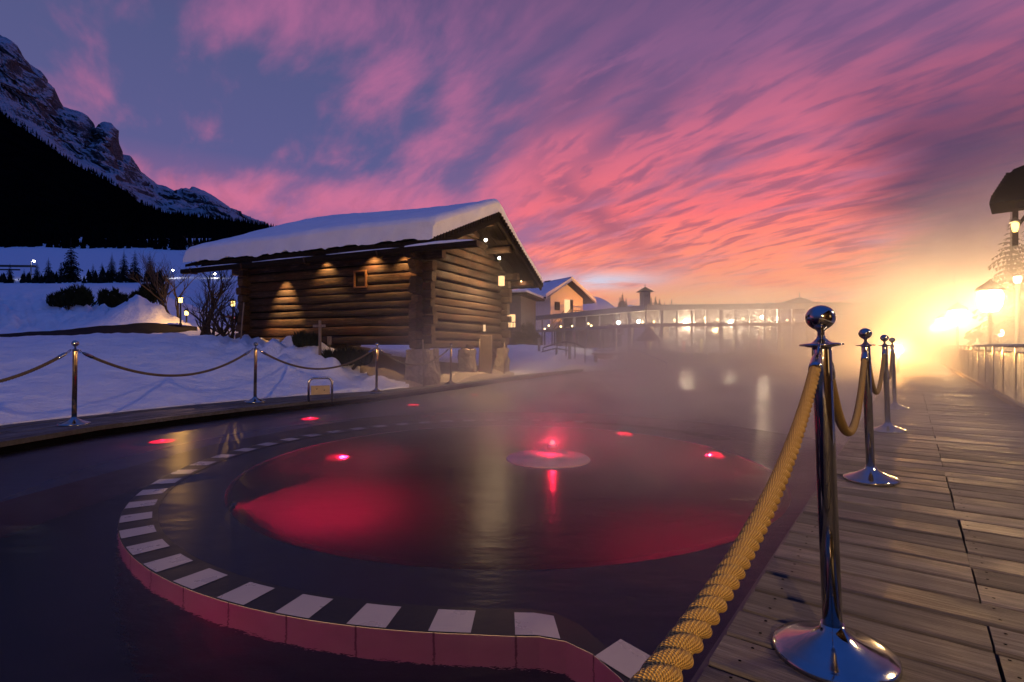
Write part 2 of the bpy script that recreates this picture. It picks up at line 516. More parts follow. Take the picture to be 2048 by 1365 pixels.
# ------------------------------------------------------------------ sky: afterglow and cloud deck, as a function of direction only
def build_sky():
    w = bpy.data.worlds.new('World'); scene.world = w; w.use_nodes = True
    nt = NT(w.node_tree); nt.n.clear()
    out = nt.add('ShaderNodeOutputWorld')
    d = nt.coord('Generated')
    sp = nt.add('ShaderNodeSeparateXYZ'); nt.l.new(d, sp.inputs[0])
    x, y, z = sp.outputs
    deg = 180 / math.pi
    az = nt.math('MULTIPLY', nt.math('ARCTAN2', x, y), deg)
    el = nt.math('MULTIPLY', nt.math('ARCSINE', z), deg)
    eln = nt.math('MULTIPLY', el, 1 / 50.0, clamp=True)          # 0..1 for 0..50 degrees

    def gauss(a0, sa, e0, se):
        a = nt.math('MULTIPLY', nt.math('SUBTRACT', az, a0), 1 / sa)
        e = nt.math('MULTIPLY', nt.math('SUBTRACT', el, e0), 1 / se)
        r = nt.math('ADD', nt.math('MULTIPLY', a, a), nt.math('MULTIPLY', e, e))
        return nt.math('EXPONENT', nt.math('MULTIPLY', r, -1.0))

    # cloud deck: direction projected on a flat layer, sheared into streaks
    zz = nt.math('ADD', nt.math('MAXIMUM', z, 0.0), .13)
    cv = nt.add('ShaderNodeCombineXYZ')
    nt.set(cv.inputs[0], nt.math('DIVIDE', x, zz)); nt.set(cv.inputs[1], nt.math('DIVIDE', y, zz))
    pl = cv.outputs[0]
    warp = nt.add('ShaderNodeTexNoise'); warp.inputs['Scale'].default_value = .8; warp.inputs['Detail'].default_value = 3
    nt.l.new(pl, warp.inputs['Vector'])
    wv = nt.add('ShaderNodeVectorMath', operation='MULTIPLY_ADD')
    nt.l.new(warp.outputs['Color'], wv.inputs[0]); wv.inputs[1].default_value = (.34, .34, 0); nt.l.new(pl, wv.inputs[2])
    rot = math.radians(-40)                                       # streaks run along azimuth -40
    st = nt.mapping(nt.mapping(wv.outputs[0], rot=(0, 0, rot)), (2.3, .85, 1), (3.1, 1.7, 0))
    n_str = nt.noise(st, 1.55, 6, .52, .12)
    st2 = nt.mapping(nt.mapping(wv.outputs[0], rot=(0, 0, rot * .85)), (2.9, 1.0, 1), (9.4, 4.2, 0))
    n_fine = nt.noise(st2, 4.0, 6, .56, .15)
    st3 = nt.mapping(nt.mapping(wv.outputs[0], rot=(0, 0, rot * .75)), (3.3, .85, 1), (5.4, 8.2, 0))
    n_rip = nt.noise(st3, 4.0, 4, .5, .25)
    n_big = nt.noise(pl, .62, 3, .5, .5)
    # thin level bands close to the horizon
    hb = nt.add('ShaderNodeCombineXYZ')
    nt.set(hb.inputs[0], nt.math('MULTIPLY', az, .055)); nt.set(hb.inputs[1], nt.math('MULTIPLY', el, .42))
    n_hor = nt.noise(hb.outputs[0], 1.4, 6, .55, .5)

    def tgauss(a0, e0, long, short, tilt):
        """soft patch at azimuth a0, elevation e0, its long axis tilted up to the right"""
        c, s_ = math.cos(math.radians(tilt)), math.sin(math.radians(tilt))
        da = nt.math('SUBTRACT', az, a0); de = nt.math('SUBTRACT', el, e0)
        p = nt.math('MULTIPLY_ADD', da, c / long, nt.math('MULTIPLY', de, s_ / long))
        q = nt.math('MULTIPLY_ADD', da, -s_ / short, nt.math('MULTIPLY', de, c / short))
        return nt.math('EXPONENT', nt.math('MULTIPLY', nt.math('ADD', nt.math('MULTIPLY', p, p), nt.math('MULTIPLY', q, q)), -1.0))

    # the sheet fans out from the horizon at azimuth 20 and opens to the upper right
    edge = nt.math('ADD', az, nt.math('MULTIPLY', nt.math('SUBTRACT', n_big, .5), 22.0))
    sheet = nt.math('MULTIPLY', nt.sstep(edge, -4, 11), nt.sstep(el, 42, 17, .12, 1.0))
    core = gauss(16, 19, 2.4, 4.8)
    band = nt.math('MULTIPLY', nt.math('MULTIPLY', nt.sstep(el, 17.5, 14.5), nt.sstep(el, 4, 11, .5, 1)), nt.sstep(az, 4, -4))
    blobs = nt.math('ADD', tgauss(-14.6, 27.0, 6.5, 3.4, 40), nt.math('ADD', tgauss(-6.2, 24.2, 6.0, 2.7, 38), nt.math('ADD', tgauss(-24, 31, 9, 4, 20), tgauss(3.5, 19.5, 8, 2.6, 28))))

    air = nt.ramp(eln, [(0, (.80, .40, .34)), (.08, (.60, .30, .38)), (.2, (.44, .17, .29)), (.4, (.20, .11, .25)), (.75, (.11, .075, .19)), (1, (.08, .065, .17))])
    airl = nt.ramp(eln, [(0, (.42, .14, .24)), (.14, (.37, .13, .28)), (.27, (.25, .12, .29)), (.36, (.105, .105, .27)), (.55, (.085, .095, .235)), (.68, (.085, .075, .195)), (1, (.06, .06, .16))])
    air = nt.mix(nt.sstep(edge, -16, 12), airl, air)
    lit = nt.ramp(eln, [(0, (1.08, .42, .17)), (.08, (1.08, .36, .20)), (.16, (1.22, .32, .18)), (.27, (1.0, .175, .19)), (.40, (.66, .15, .24)), (.56, (.28, .115, .255)), (.75, (.15, .085, .20)), (1, (.11, .07, .18))])
    litl = nt.ramp(eln, [(0, (.70, .16, .25)), (.2, (.68, .165, .29)), (.34, (.56, .16, .31)), (.6, (.44, .14, .31)), (1, (.24, .11, .27))])
    lit = nt.mix(nt.sstep(az, -10, 8), litl, lit)
    dark = nt.ramp(eln, [(0, (.60, .17, .14)), (.12, (.50, .105, .14)), (.28, (.34, .10, .18)), (.42, (.19, .095, .215)), (.6, (.085, .075, .20)), (1, (.06, .065, .17))])

    dens = nt.math('ADD', nt.math('MULTIPLY', n_str, .72), nt.math('MULTIPLY', n_fine, .28))
    bias = nt.math('MULTIPLY_ADD', sheet, .19, nt.math('MULTIPLY', band, .16))
    bias = nt.math('ADD', bias, nt.math('MULTIPLY', blobs, .19))
    bias = nt.math('ADD', bias, nt.math('MULTIPLY', nt.math('SUBTRACT', n_big, .5), .16))
    supp = nt.math('MULTIPLY', nt.sstep(az, -11, -22), nt.sstep(el, 17.5, 22))
    bias = nt.math('SUBTRACT', bias, nt.math('MULTIPLY', supp, .065))
    m = nt.sstep(nt.math('ADD', dens, bias), .45, .77)
    sky = nt.mix(m, air, lit)
    # shaded ripples and two long shaded bars of the deck
    rip = nt.math('MULTIPLY', nt.sstep(n_rip, .46, .66), nt.math('MULTIPLY_ADD', sheet, .85, nt.math('MULTIPLY', band, .25), clamp=True))
    rip = nt.math('MULTIPLY', rip, nt.sstep(el, 3, 9))
    bars = nt.math('ADD', tgauss(9.5, 13.5, 8.5, 1.5, -38), nt.math('ADD', tgauss(9, 26.5, 8, 2.0, 33), tgauss(13, 22.5, 8, 1.7, 31)))
    bars = nt.math('MULTIPLY', bars, nt.sstep(n_fine, .34, .54))
    sky = nt.mix(nt.math('MAXIMUM', nt.math('MULTIPLY', rip, .85), nt.math('MULTIPLY', bars, .85), clamp=True), sky, dark)
    # glowing base above the hills
    cmask = nt.math('MULTIPLY', core, nt.sstep(n_hor, .30, .56), clamp=True)
    sky = nt.mix(cmask, sky, nt.ramp(nt.math('MULTIPLY', el, 1 / 12.0, clamp=True), [(0, (1.12, .50, .24)), (.3, (1.2, .68, .30)), (.6, (1.15, .40, .19)), (1, (1.0, .2, .16))]))
    gap = nt.math('MULTIPLY', gauss(9.5, 6.0, 6.9, .9), nt.sstep(n_hor, .3, .5))
    sky = nt.mix(gap, sky, (.72, .68, .84, 1))
    # slate-violet bank to the right
    bline = nt.math('SUBTRACT', az, nt.math('MULTIPLY_ADD', el, -.22, 38.0))
    bank = nt.math('MULTIPLY', nt.sstep(nt.math('MULTIPLY_ADD', nt.math('SUBTRACT', n_str, .5), 14.0, bline), -5, 4), nt.sstep(el, 27, 15))
    sky = nt.mix(nt.math('MULTIPLY', bank, .9), sky, (.070, .043, .115, 1))
    # far side of the sky: blue dusk
    back = nt.ramp(nt.math('MULTIPLY', el, 1 / 90, clamp=True), [(0, (.035, .05, .15)), (.25, (.03, .085, .36)), (1, (.024, .085, .42))])
    f_back = nt.sstep(nt.math('ADD', y, nt.math('MULTIPLY', z, -.55)), .25, -.35)
    sky = nt.mix(f_back, sky, back)
    sky = nt.mix(nt.sstep(z, .62, .95), sky, back)
    # the physical sky far below sunset strength adds its own blue
    ns = nt.add('ShaderNodeTexSky', sky_type='NISHITA'); ns.sun_disc = False
    ns.sun_elevation = math.radians(-3.5); ns.sun_rotation = math.radians(22)
    bg1 = nt.add('ShaderNodeBackground'); nt.l.new(ns.outputs[0], bg1.inputs[0]); bg1.inputs[1].default_value = .05
    sky = nt.mix(nt.sstep(z, 0.0, -.06), sky, (.05, .045, .07, 1))
    bg = nt.add('ShaderNodeBackground'); nt.l.new(sky, bg.inputs[0]); bg.inputs[1].default_value = 1.0
    ad = nt.add('ShaderNodeAddShader')
    nt.l.new(bg1.outputs[0], ad.inputs[0]); nt.l.new(bg.outputs[0], ad.inputs[1]); nt.l.new(ad.outputs[0], out.inputs[0])
    w.cycles.sampling_method = 'MANUAL'; w.cycles.sample_map_resolution = 512


build_sky()
vs = scene.view_settings
vs.view_transform = 'Standard'; vs.look = 'None'; vs.exposure = 0; vs.gamma = 1
# ------------------------------------------------------------------ ground: near snow field, far valley, mountains
DECKL = -.05                                                   # top of the left walkway
EDGE_F = [(-5.55, 0.0), (-5.45, 1.4), (-5.35, 2.6), (-5.2, 4.0), (-5.04, 5.18), (-4.89, 6.25), (-4.52, 7.2), (-4.05, 8.12), (-3.42, 9.1), (-2.66, 10.2), (-2.1, 11.4), (-1.45, 12.8), (-.3, 15.4), (1.36, 18.9), (3.5, 22.6), (6.1, 26.3), (8.5, 28.5), (12, 30)]
BACK = [(-2600, 2.0), (-1200, 2.98), (-606, 4.0), (0, 6.24), (200, 7.24), (350, 8.2), (500, 9.25), (620, 10.2), (750, 11.0), (830, 12.1), (905, 13.15), (1000, 15.9), (1100, 19.1), (1190, 22.7), (1270, 26.5), (1340, 28.2)]


def edge_y(px):
    return interp(BACK, px)


ctrl = []


def cp(px, py, Y):
    v = P(px, py, Y); ctrl.append((v.x, v.y, v.z))


for px in (-1200, -606, -300, 0, 200, 350, 500, 620, 750, 830, 905, 1000, 1100, 1190, 1270):
    Y = edge_y(px); v = P(px, HZ, Y); ctrl.append((v.x, v.y, -.04))
for a in [(-500, 790, 7), (-200, 785, 7.6), (0, 782, 8), (200, 762, 9), (400, 745, 10.3), (500, 752, 10.6), (600, 742, 11.2), (690, 752, 11.7)]:
    cp(*a)
for a in [(-500, 690, 11.5), (-200, 686, 11.8), (0, 683, 12), (160, 669, 13), (330, 668, 14), (430, 676, 13.8), (520, 686, 13.2), (570, 688, 12.7), (610, 700, 12.3), (660, 718, 12.0), (720, 742, 12.0), (780, 757, 12.4)]:
    cp(*a)
for a in [(-500, 676, 16), (-200, 672, 16), (0, 670, 16), (160, 665, 16.3), (330, 662, 17), (430, 664, 17.5), (500, 668, 16.5)]:
    cp(*a)
for a in [(-500, 655, 18.5), (0, 655, 18.5), (160, 653, 18.7), (300, 650, 19.0), (380, 660, 19.5), (470, 664, 19.5), (-500, 618, 21.5), (0, 618, 21.5), (160, 622, 21.5), (290, 618, 21), (340, 645, 21), (420, 668, 22),
          (-500, 574, 28), (0, 576, 28), (110, 569, 28), (240, 576, 28), (300, 582, 28), (400, 640, 28), (500, 655, 28), (-500, 585, 37), (100, 582, 37), (260, 590, 37), (420, 640, 37), (560, 655, 37)]:
    cp(*a)
for a in [(280, 607, 19.2), (318, 625, 18.9)]:
    cp(*a)
# under and behind the barn, then the paved bank in front of the pavilion
for (x, y, z) in [(-3.4, 13.6, .35), (-5.4, 14.6, .75), (-2.1, 12.5, .0), (-1.0, 15.0, .16), (-.3, 16.9, .16), (-4.5, 17.0, .5), (-8.5, 16.2, 1.0), (-3, 20, .5), (-1, 22, .45), (-6, 25, 1.0), (-2, 30, .7), (2, 34, .5), (7, 33, .35)]:
    ctrl.append((x, y, z))
for a in [(1008, 742, 17.2), (1060, 722, 19.8), (1050, 704, 21.8), (1100, 712, 21.5), (1150, 722, 23), (1200, 722, 25.5), (1270, 720, 28.5), (1040, 690, 28), (1120, 693, 30), (1290, 706, 31), (1180, 695, 34)]:
    cp(*a)

CA = np.array(ctrl)


def _U(r2):
    return np.where(r2 > 1e-12, .5 * r2 * np.log(np.maximum(r2, 1e-12)), 0)


def _fit():
    n = len(CA); d2 = ((CA[:, None, :2] - CA[None, :, :2]) ** 2).sum(-1)
    K = _U(d2) + np.eye(n) * .15
    Pm = np.c_[np.ones(n), CA[:, :2]]
    A = np.block([[K, Pm], [Pm.T, np.zeros((3, 3))]])
    return np.linalg.solve(A, np.r_[CA[:, 2], np.zeros(3)])


WT = _fit()


def ground_base(x, y):
    d2 = ((CA[:, :2] - np.array([x, y])) ** 2).sum(-1)
    return float(WT[:-3] @ _U(d2) + WT[-3] + WT[-2] * x + WT[-1] * y)


def px_of(x, y):
    return CX + F * x / y


def ground_z(x, y):
    """height of the snow field, with trodden and ploughed lumps"""
    z = ground_base(x, y); px = px_of(x, y)
    lump = noise.fractal((x * 1.6, y * 1.6, 3.3), 1, 2, 4)
    crest = ss(380, 470, px) * (1 - ss(720, 800, px)) * ss(11.0, 12.0, y) * (1 - ss(14, 15.5, y))
    plough = (1 - ss(345, 420, px)) * ss(18.2, 18.8, y) * (1 - ss(22.5, 24.5, y))
    strip = (1 - ss(560, 700, px)) * ss(11.2, 12.2, y) * (1 - ss(14, 15, y)) * .35 * ss(150, 380, px)
    amp = .048 + .24 * crest + .32 * plough + .16 * strip
    mnd = P(303, 640, 19.2); z += .50 * math.exp(-(((x - mnd.x) / .9) ** 2 + ((y - mnd.y) / .8) ** 2))
    z += amp * lump + .018 * noise.fractal((x * .5, y * .5, 8.0), 1, 2, 3)
    return z


def near_snow():
    b = MB()
    cols = list(range(-2400, -400, 60)) + list(range(-400, 1341, 7))
    rows = 76
    ids = []
    for px in cols:
        Ye = edge_y(px); line = []
        for k in range(rows + 1):
            q = k / rows
            Y = Ye + (38 - Ye) * q ** 1.75
            x = (px - CX) / F * Y
            z = ground_z(x, Y)
            if k == 0:
                z = -.30
            elif k == 1:
                z = max(z, DECKL + .02)
            line.append((x, Y, z))
        ids.append(line)
    b.grid(ids[::-1])
    # dirty gravel shows under the barn and on the trodden strip beside the pool
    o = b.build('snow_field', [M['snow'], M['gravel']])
    mi = []
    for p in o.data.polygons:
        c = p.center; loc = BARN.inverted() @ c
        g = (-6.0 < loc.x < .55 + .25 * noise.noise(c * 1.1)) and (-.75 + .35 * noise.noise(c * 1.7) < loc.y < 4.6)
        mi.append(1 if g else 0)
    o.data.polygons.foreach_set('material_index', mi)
    struct(o)


BARN = Matrix.Translation((-2.18, 12.8, 0)) @ Matrix.Rotation(math.atan2(-.4147, .91), 4, 'Z')
near_snow()

# cleared lane between the two banks
b = MB(); rows = []
for px in range(-2000, 400, 14):
    yc = interp([(-2000, 15.6), (0, 15.7), (200, 16.2), (340, 17.3), (470, 18.5)], px)
    rows.append([])
    for k in range(8):
        Y = yc + (k / 7 - .5) * interp([(0, 2.8), (200, 2.2), (330, 1.2), (470, .8)], px); x = (px - CX) / F * Y
        rows[-1].append((x, Y, ground_z(x, Y) + (.03 if 0 < k < 7 else -.06)))
b.grid(rows[::-1]); struct(b.build('lane', M['asphalt']))


# --- far ground: one sheet from behind the near bank out to the horizon
def far_py(px, Y):
    left = interp([(34, 590), (55, 580), (80, 566), (120, 538), (180, 512), (230, 499), (300, 480), (1700, 470)], Y)
    right = interp([(34, 705), (60, 704), (120, 694), (300, 668), (700, 640), (1700, 612)], Y)
    return lerp(left, right, ss(420, 1020, px))


def far_ground():
    b = MB(); rows = []
    for px in list(range(-2600, -200, 120)) + list(range(-200, 1400, 20)) + list(range(1400, 4600, 160)):
        r = []
        for k in range(46):
            Y = 31 * (1700 / 31) ** (k / 45)
            v = P(px, far_py(px, Y), Y)
            if Y < 40:
                v.z = min(v.z, lerp(-1.5, v.z, ss(31, 40, Y)) if px > 900 else v.z - 1.2 * (1 - ss(31, 40, Y)))
            v.z += .006 * Y * noise.noise((v.x * .03, v.y * .03, 0)) * ss(50, 120, Y)
            r.append(v)
        rows.append(r)
    b.grid(rows[::-1]); struct(b.build('ground', M['snow']))
    # level ground under and right of the boardwalk
    g = MB(); g.quad(deck(-.42, -30, -1.6), deck(90, -30, -1.6), deck(90, 150, -1.6), deck(-.42, 150, -1.6))
    struct(g.build('lower_ground', M['snow']))


far_ground()

# --- mountain with snowed rock face
RIDGE = [(-900, -420), (-500, -190), (-200, -40), (-90, 20), (0, 70), (22, 80), (40, 98), (60, 130), (80, 142), (97, 165), (112, 178), (130, 215), (150, 221), (166, 226), (180, 236), (190, 248), (196, 264), (202, 250), (212, 245), (226, 248), (237, 262), (242, 290), (246, 310), (262, 313), (274, 328), (286, 346), (300, 358), (315, 369), (330, 372), (345, 379), (362, 375), (374, 381), (384, 373), (398, 377), (415, 384), (440, 401), (470, 422), (490, 437), (530, 452), (620, 470)]
TREEL = [(-900, 20), (-500, 90), (-200, 160), (0, 212), (30, 236), (70, 262), (110, 292), (150, 322), (200, 347), (245, 372), (280, 401), (330, 421), (400, 429), (500, 441), (640, 470)]


def mountain():
    b = MB(); rows = []
    px = -900.0
    while px <= 620:
        yr = interp(RIDGE, px); yt = interp(TREEL, px) + 12
        r = []
        for k in range(73):
            q = k / 56
            if q <= 1:
                Y = lerp(980, 1500, q); py = lerp(max(yt, yr + 6), yr, q ** .8)
            else:
                Y = 1500 + (q - 1) * 1800; py = lerp(yr, yr + 130, (q - 1) / .32)
            v = P(px, py, Y)
            amp = 50 * math.sin(math.pi * min(1, q)) + 8 * (q > .95)
            rn = noise.ridged_multi_fractal((v.x * .006, v.z * .010, Y * .003), 1, 2.1, 5, 1, 2) - 1
            v.y += -amp * rn * 1.5
            v.z += amp * .34 * noise.fractal((v.x * .017, v.z * .026, 5), .55, 2, 6)
            v.y += amp * .5 * noise.fractal((v.x * .03, v.z * .05, 9), .6, 2, 5)
            r.append(v)
        rows.append(r)
        px += 3 if px > -60 else 26
    b.grid(rows[::-1]); struct(b.build('mountain', M['rock']))


mountain()


def forest_slope():
    b = MB(); rows = []
    for px in list(range(-900, -100, 60)) + list(range(-100, 701, 12)):
        r = []
        yt = interp(TREEL, px) + 6
        for k in range(26):
            q = k / 24
            Y = lerp(235, 1000, q)
            py = lerp(506, yt, q ** .9) if q <= 1 else yt + 60
            v = P(px, py, Y)
            if k == 0:
                v.z -= 4
            r.append(v)
        rows.append(r)
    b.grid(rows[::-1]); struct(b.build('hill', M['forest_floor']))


forest_slope()


def cone_tree(b, base, h, w, seg=6):
    """ragged far conifer: three stacked, jittered cones"""
    for k in range(3):
        z0 = base[2] + h * (.05 + .27 * k); z1 = base[2] + h * (.52 + .24 * k); r = w * (1 - .28 * k)
        a0 = random.random() * 6.28
        ring = [b.vert((base[0] + r * random.uniform(.6, 1.1) * math.cos(a0 + 6.283 * j / seg), base[1] + r * math.sin(a0 + 6.283 * j / seg), z0 + random.uniform(-.04, .04) * h)) for j in range(seg)]
        top = b.vert((base[0], base[1], z1))
        for j in range(seg):
            b.face((ring[j], ring[(j + 1) % seg], top))


def forest():
    b = MB()
    for i in range(3000):
        px = random.uniform(-260, 700)
        u = random.random()
        q = u ** .8
        if i < 900:
            q = random.uniform(.93, 1.0)
        elif i < 1700:
            q = random.uniform(0.0, .05)
        yt = interp(TREEL, px) + 6
        Y = lerp(235, 1000, q); v = P(px, lerp(506, yt, q ** .9), Y)
        h = random.uniform(7, 13) if q > .9 else random.uniform(9, 16)
        if q < .06:
            h = random.uniform(6, 11)
        v.z -= 1.5
        cone_tree(b, v, h, h * .17)
    o = b.build('forest', M['needle_far']); struct(o, 'stuff')
    o['label'] = 'dark conifer forest covering the slope below the rock face'


forest()


# --- low wooded hills on the horizon, with a mast on the round top
def far_hills():
    prof = [(900, 640), (1180, 622), (1300, 616), (1340, 614), (1400, 612), (1480, 608), (1560, 606), (1575, 602), (1590, 597), (1602, 595), (1615, 599), (1628, 604), (1650, 605), (1750, 606), (1900, 600), (2300, 590), (3200, 580)]
    b = MB(); rows = []
    px = 900.0
    while px < 3200:
        yt = interp(prof, px) + 1.6 * noise.noise((px * .35, 0, 0)) + 1.2 * noise.noise((px * .09, 4, 0))
        rows.append([P(px, 660, 900), P(px, lerp(650, yt, .6), 1250), P(px, yt, 1500), P(px, yt + 40, 1900)])
        px += 3 if px < 1800 else 30
    b.grid(rows[::-1]); struct(b.build('far_hills', M['hill_far']))
    m = MB(); a = P(1599, 598, 1490); m.tube([a, a + Vector((0, 0, 18))], [1.2, .7], 6)
    tag(m.build('radio_mast', M['dark_metal']), 'thin radio mast on the round top of the far hill', 'mast')


far_hills()
# ------------------------------------------------------------------ pool, whirlpool ring, underwater lamps
WZ = -.18
CW = Vector((-.03, 4.85, 0)); R_IN, R_TI, R_O = 2.30, 2.72, 2.885


def ngon(name, pts, z, mat):
    bm = bmesh.new()
    f = bm.faces.new([bm.verts.new((p[0], p[1], z)) for p in pts])
    f.normal_update()
    if f.normal.z < 0:
        f.normal_flip()
    bmesh.ops.triangulate(bm, faces=bm.faces[:])
    me = bpy.data.meshes.new(name); bm.to_mesh(me); bm.free(); me.materials.append(mat)
    o = bpy.data.objects.new(name, me); COL.objects.link(o)
    return o


left_in = [(x - .12, y - .02) for x, y in EDGE_F]
outline = [(-5.7, -7)] + left_in + [tuple(deck(-1.5, 36)[:2]), tuple(deck(-.445, 36)[:2]), tuple(deck(-.445, -7)[:2])]
struct(ngon('pool_water', outline, WZ, M['water']))
struct(ngon('pool_floor', outline, -1.35, M['pool_dark']))
b = MB()
for (x0, y0), (x1, y1) in zip(outline[1:-3], outline[2:-3]):
    b.quad((x0, y0, -1.35), (x1, y1, -1.35), (x1, y1, -.12), (x0, y0, -.12))
b.quad(deck(-.44, 36, -1.35), deck(-.44, -7, -1.35), deck(-.44, -7, -.05), deck(-.44, 36, -.05))
struct(b.build('pool_wall', M['pool_dark']))

FLARE = [(267.5, 2.886), (270.6, 2.897), (272.6, 2.903), (274.4, 2.939), (275.9, 3.026), (276.9, 3.163), (277.6, 3.32), (278.25, 3.486), (278.7, 3.6)]


def r_out(deg):
    deg %= 360
    r = R_O
    if 264 < deg < 282:
        r = interp([(264, R_O)] + FLARE, deg)
    dn = math.radians(deg + 37.08)
    c = math.cos(dn)
    if c > .3:
        r = min(r if deg < 282 else 99, 2.50 / c)
        if deg < 180:
            r = min(r, R_O)
        elif deg > 282:
            r = 2.50 / c
    return r


def cpt(deg, r, z=0.0):
    a = math.radians(deg)
    return Vector((CW.x + r * math.cos(a), CW.y + r * math.sin(a), z))


def whirlpool():
    root = thing('whirlpool_wall', 'round whirlpool wall with a rim of spaced white tiles at water level', 'pool wall', CW)
    b = MB(); zt = WZ - .018
    T = lambda d, r, z: cpt(d, r, z) - CW
    N = 360
    degs = sorted(set([k * 1.0 for k in range(N)] + [d for d, _ in FLARE]))
    degs.append(360.0)
    s = 0.0
    for d0, d1 in zip(degs, degs[1:]):
        ro0, ro1 = r_out(d0), r_out(d1)
        b.cur = 0
        b.quad(T(d0, R_IN, zt), T(d0, ro0, zt), T(d1, ro1, zt), T(d1, R_IN, zt))
        b.cur = 2                                              # inner face
        b.quad(T(d1, R_IN, zt), T(d1, R_IN, -.78), T(d0, R_IN, -.78), T(d0, R_IN, zt))
        a, c = T(d0, ro0, zt), T(d1, ro1, zt)
        L = (c - a).length
        if 25 < d0 < 278.7:
            b.cur = 1
            lo = Vector((0, 0, -.215))
            b.quad(a + lo, c + lo, c, a, uv=[(s, 0), (s + L, 0), (s + L, .215), (s, .215)])
            b.cur = 0
            b.quad(a + Vector((0, 0, -1.17)), c + Vector((0, 0, -1.17)), c + lo, a + lo)
        s += L
        b.cur = 3                                              # outer course stands just clear of the water
        h0, h1 = max(ro0 - .20, R_IN + .02), max(ro1 - .20, R_IN + .02); zw = WZ + .002
        if 25 < d0 < 279:
            b.quad(T(d0, h0, zw), T(d0, ro0, zw), T(d1, ro1, zw), T(d1, h1, zw))
            b.cur = 1
            b.quad(T(d0, ro0, zt), T(d1, ro1, zt), T(d1, ro1, zw), T(d0, ro0, zw), uv=[(s - L, .2), (s, .2), (s, .215), (s - L, .215)])
    o = b.build('rim', [M['dark_tile'], M['wall_tile'], M['basin_tile'], M['wet_tile']], root)
    # white tiles inset in the rim, each following the curve
    t = MB(); pitch = 6.55
    for k in range(-2, 31):
        c = 265.9 - pitch * k
        if c > 276 or c < 62:
            continue
        half = 1.62
        n = 4; rows = []
        for j in range(n + 1):
            d = c - half + 2 * half * j / n
            ro = r_out(d) - .006
            rows.append([T(d, ro - .165, WZ + .004), T(d, ro, WZ + .004)])
        t.grid(rows, smooth=False)
    a = Vector((.395, 1.81, 0)) - CW; dx = Vector((.72, .69, 0)) * .078; dy = Vector((.62, -.79, 0)) * .085
    z = Vector((0, 0, WZ + .004))
    t.quad(a - dx - dy + z, a - dx + dy + z, a + dx + dy + z, a + dx - dy + z)
    t.build('rim_tiles', M['white_tile'], root)
    return root


whirlpool()
b = MB(); rows = [[cpt(d, r, -.78 + .03 * (r < .1)) for r in (2.31, 1.7, 1.1, .5, .001)] for d in range(0, 361, 6)]
b.grid(rows); struct(b.build('whirlpool_floor', M['basin_tile']))

# round stone table in the middle with a lamp on it
PC = Vector((.345, 5.02, 0))
root = thing('pedestal', 'low round stone table lit red in the middle of the whirlpool', 'pedestal', PC)
b = MB(); b.lathe([(.30, -.78), (.31, -.55), (.405, -.50), (.415, -.46), (.415, -.20), (.40, -.178)], seg=48)
b.build('drum', M['pedestal_stone'], root)
b = MB(); b.lathe([(.398, -.178), (.39, -.166), (.20, -.163), (.19, -.150), (.001, -.150)], seg=48); b.build('table_top', M['pedestal_stone'], root)
b = MB(); b.lathe([(.055, -.137), (.055, -.10), (.040, -.085)], (.06, .25, 0), 20); b.build('lamp_housing', M['steel_worn'], root)
b = MB(); b.sphere((.06, .25, -.070), .024, 14, 8); b.build('lamp_lens', M['lens_hot'], root)
lamp('POINT', 'pedestal_light', (.06, .25, -.040), 15, (1, .012, .06), root, .0)


def pool_lamp(name, label, loc, facing, power, r=.09, spot=None, group='red lamps in the pool', lens='lens_red'):
    root = thing(name, label, 'pool lamp', loc, group=group)
    f = Vector(facing).normalized()
    rot = f.to_track_quat('Z', 'Y').to_matrix().to_4x4()
    b = MB(); b.lathe([(r * 1.25, -.02), (r * 1.28, .012), (r * 1.02, .02), (r * 1.0, .010)], seg=20)
    o = b.build('rim', M['dark_metal'], root); o.matrix_local = rot
    b = MB(); b.lathe([(r * .99, .008), (r * .6, .022), (.0005, .026)], seg=20)
    o = b.build('lens', M[lens], root); o.matrix_local = rot
    if spot:
        l = lamp('SPOT', 'lamp_beam', f * .05, power, RED, root, .0, spot_size=math.radians(spot), spot_blend=.9)
        aim(l, f * 3)
    else:
        lamp('POINT', 'lamp_glow', f * (.10 if abs(f.z) < .8 else .055), power, RED, root, .0)
    return root


def under(px, py, z):
    """point at depth z that the camera sees, through the refracting surface, at the given pixel"""
    Y = F * (EYE - WZ) / (py - HZ); p = P(px, py, Y)
    d = p - Vector((0, 0, EYE)); h = Vector((d.x, d.y, 0)); cosi = -d.normalized().z
    st = math.sqrt(1 - cosi * cosi) / 1.33; k = st / math.sqrt(1 - st * st) * (WZ - z)
    q = p + h.normalized() * k; q.z = z
    return q


def hit_cyl(px, far=True, R=2.27):
    d = Vector(((px - CX) / F, 1, 0)); a = d.dot(d); bq = -2 * d.dot(CW); c = CW.dot(CW) - R * R
    q = math.sqrt(max(0, bq * bq - 4 * a * c)); Y = (-bq + (q if far else -q)) / (2 * a)
    return Y


for px, py, z, lab, pw in [(672, 915, -.60, 'red lamp low in the whirlpool, glowing broad and soft left of the pedestal', 26),
                        (1250, 868, -.30, 'small red lamp on the back wall of the whirlpool behind the pedestal', 9),
                        (1435, 910, -.36, 'large red lamp on the whirlpool wall nearest the boardwalk ropes', 34)]:
    v = under(px, py, z)
    pool_lamp('pool_lamp', lab, v, (CW.x - v.x, CW.y - v.y, .4 if z > -.5 else 1.2), pw, .12)
v = cpt(213, 2.26, -.27)
pool_lamp('pool_lamp', 'red lamp in the near left wall of the whirlpool throwing a fan of light', v, (1, .42, -.26), 620, .075, 115)
v = cpt(304, 2.25, -.42)
pool_lamp('pool_lamp', 'red lamp hidden in the near wall of the whirlpool under the thick rope', v, (-.1, 1, -.35), 34, .07)
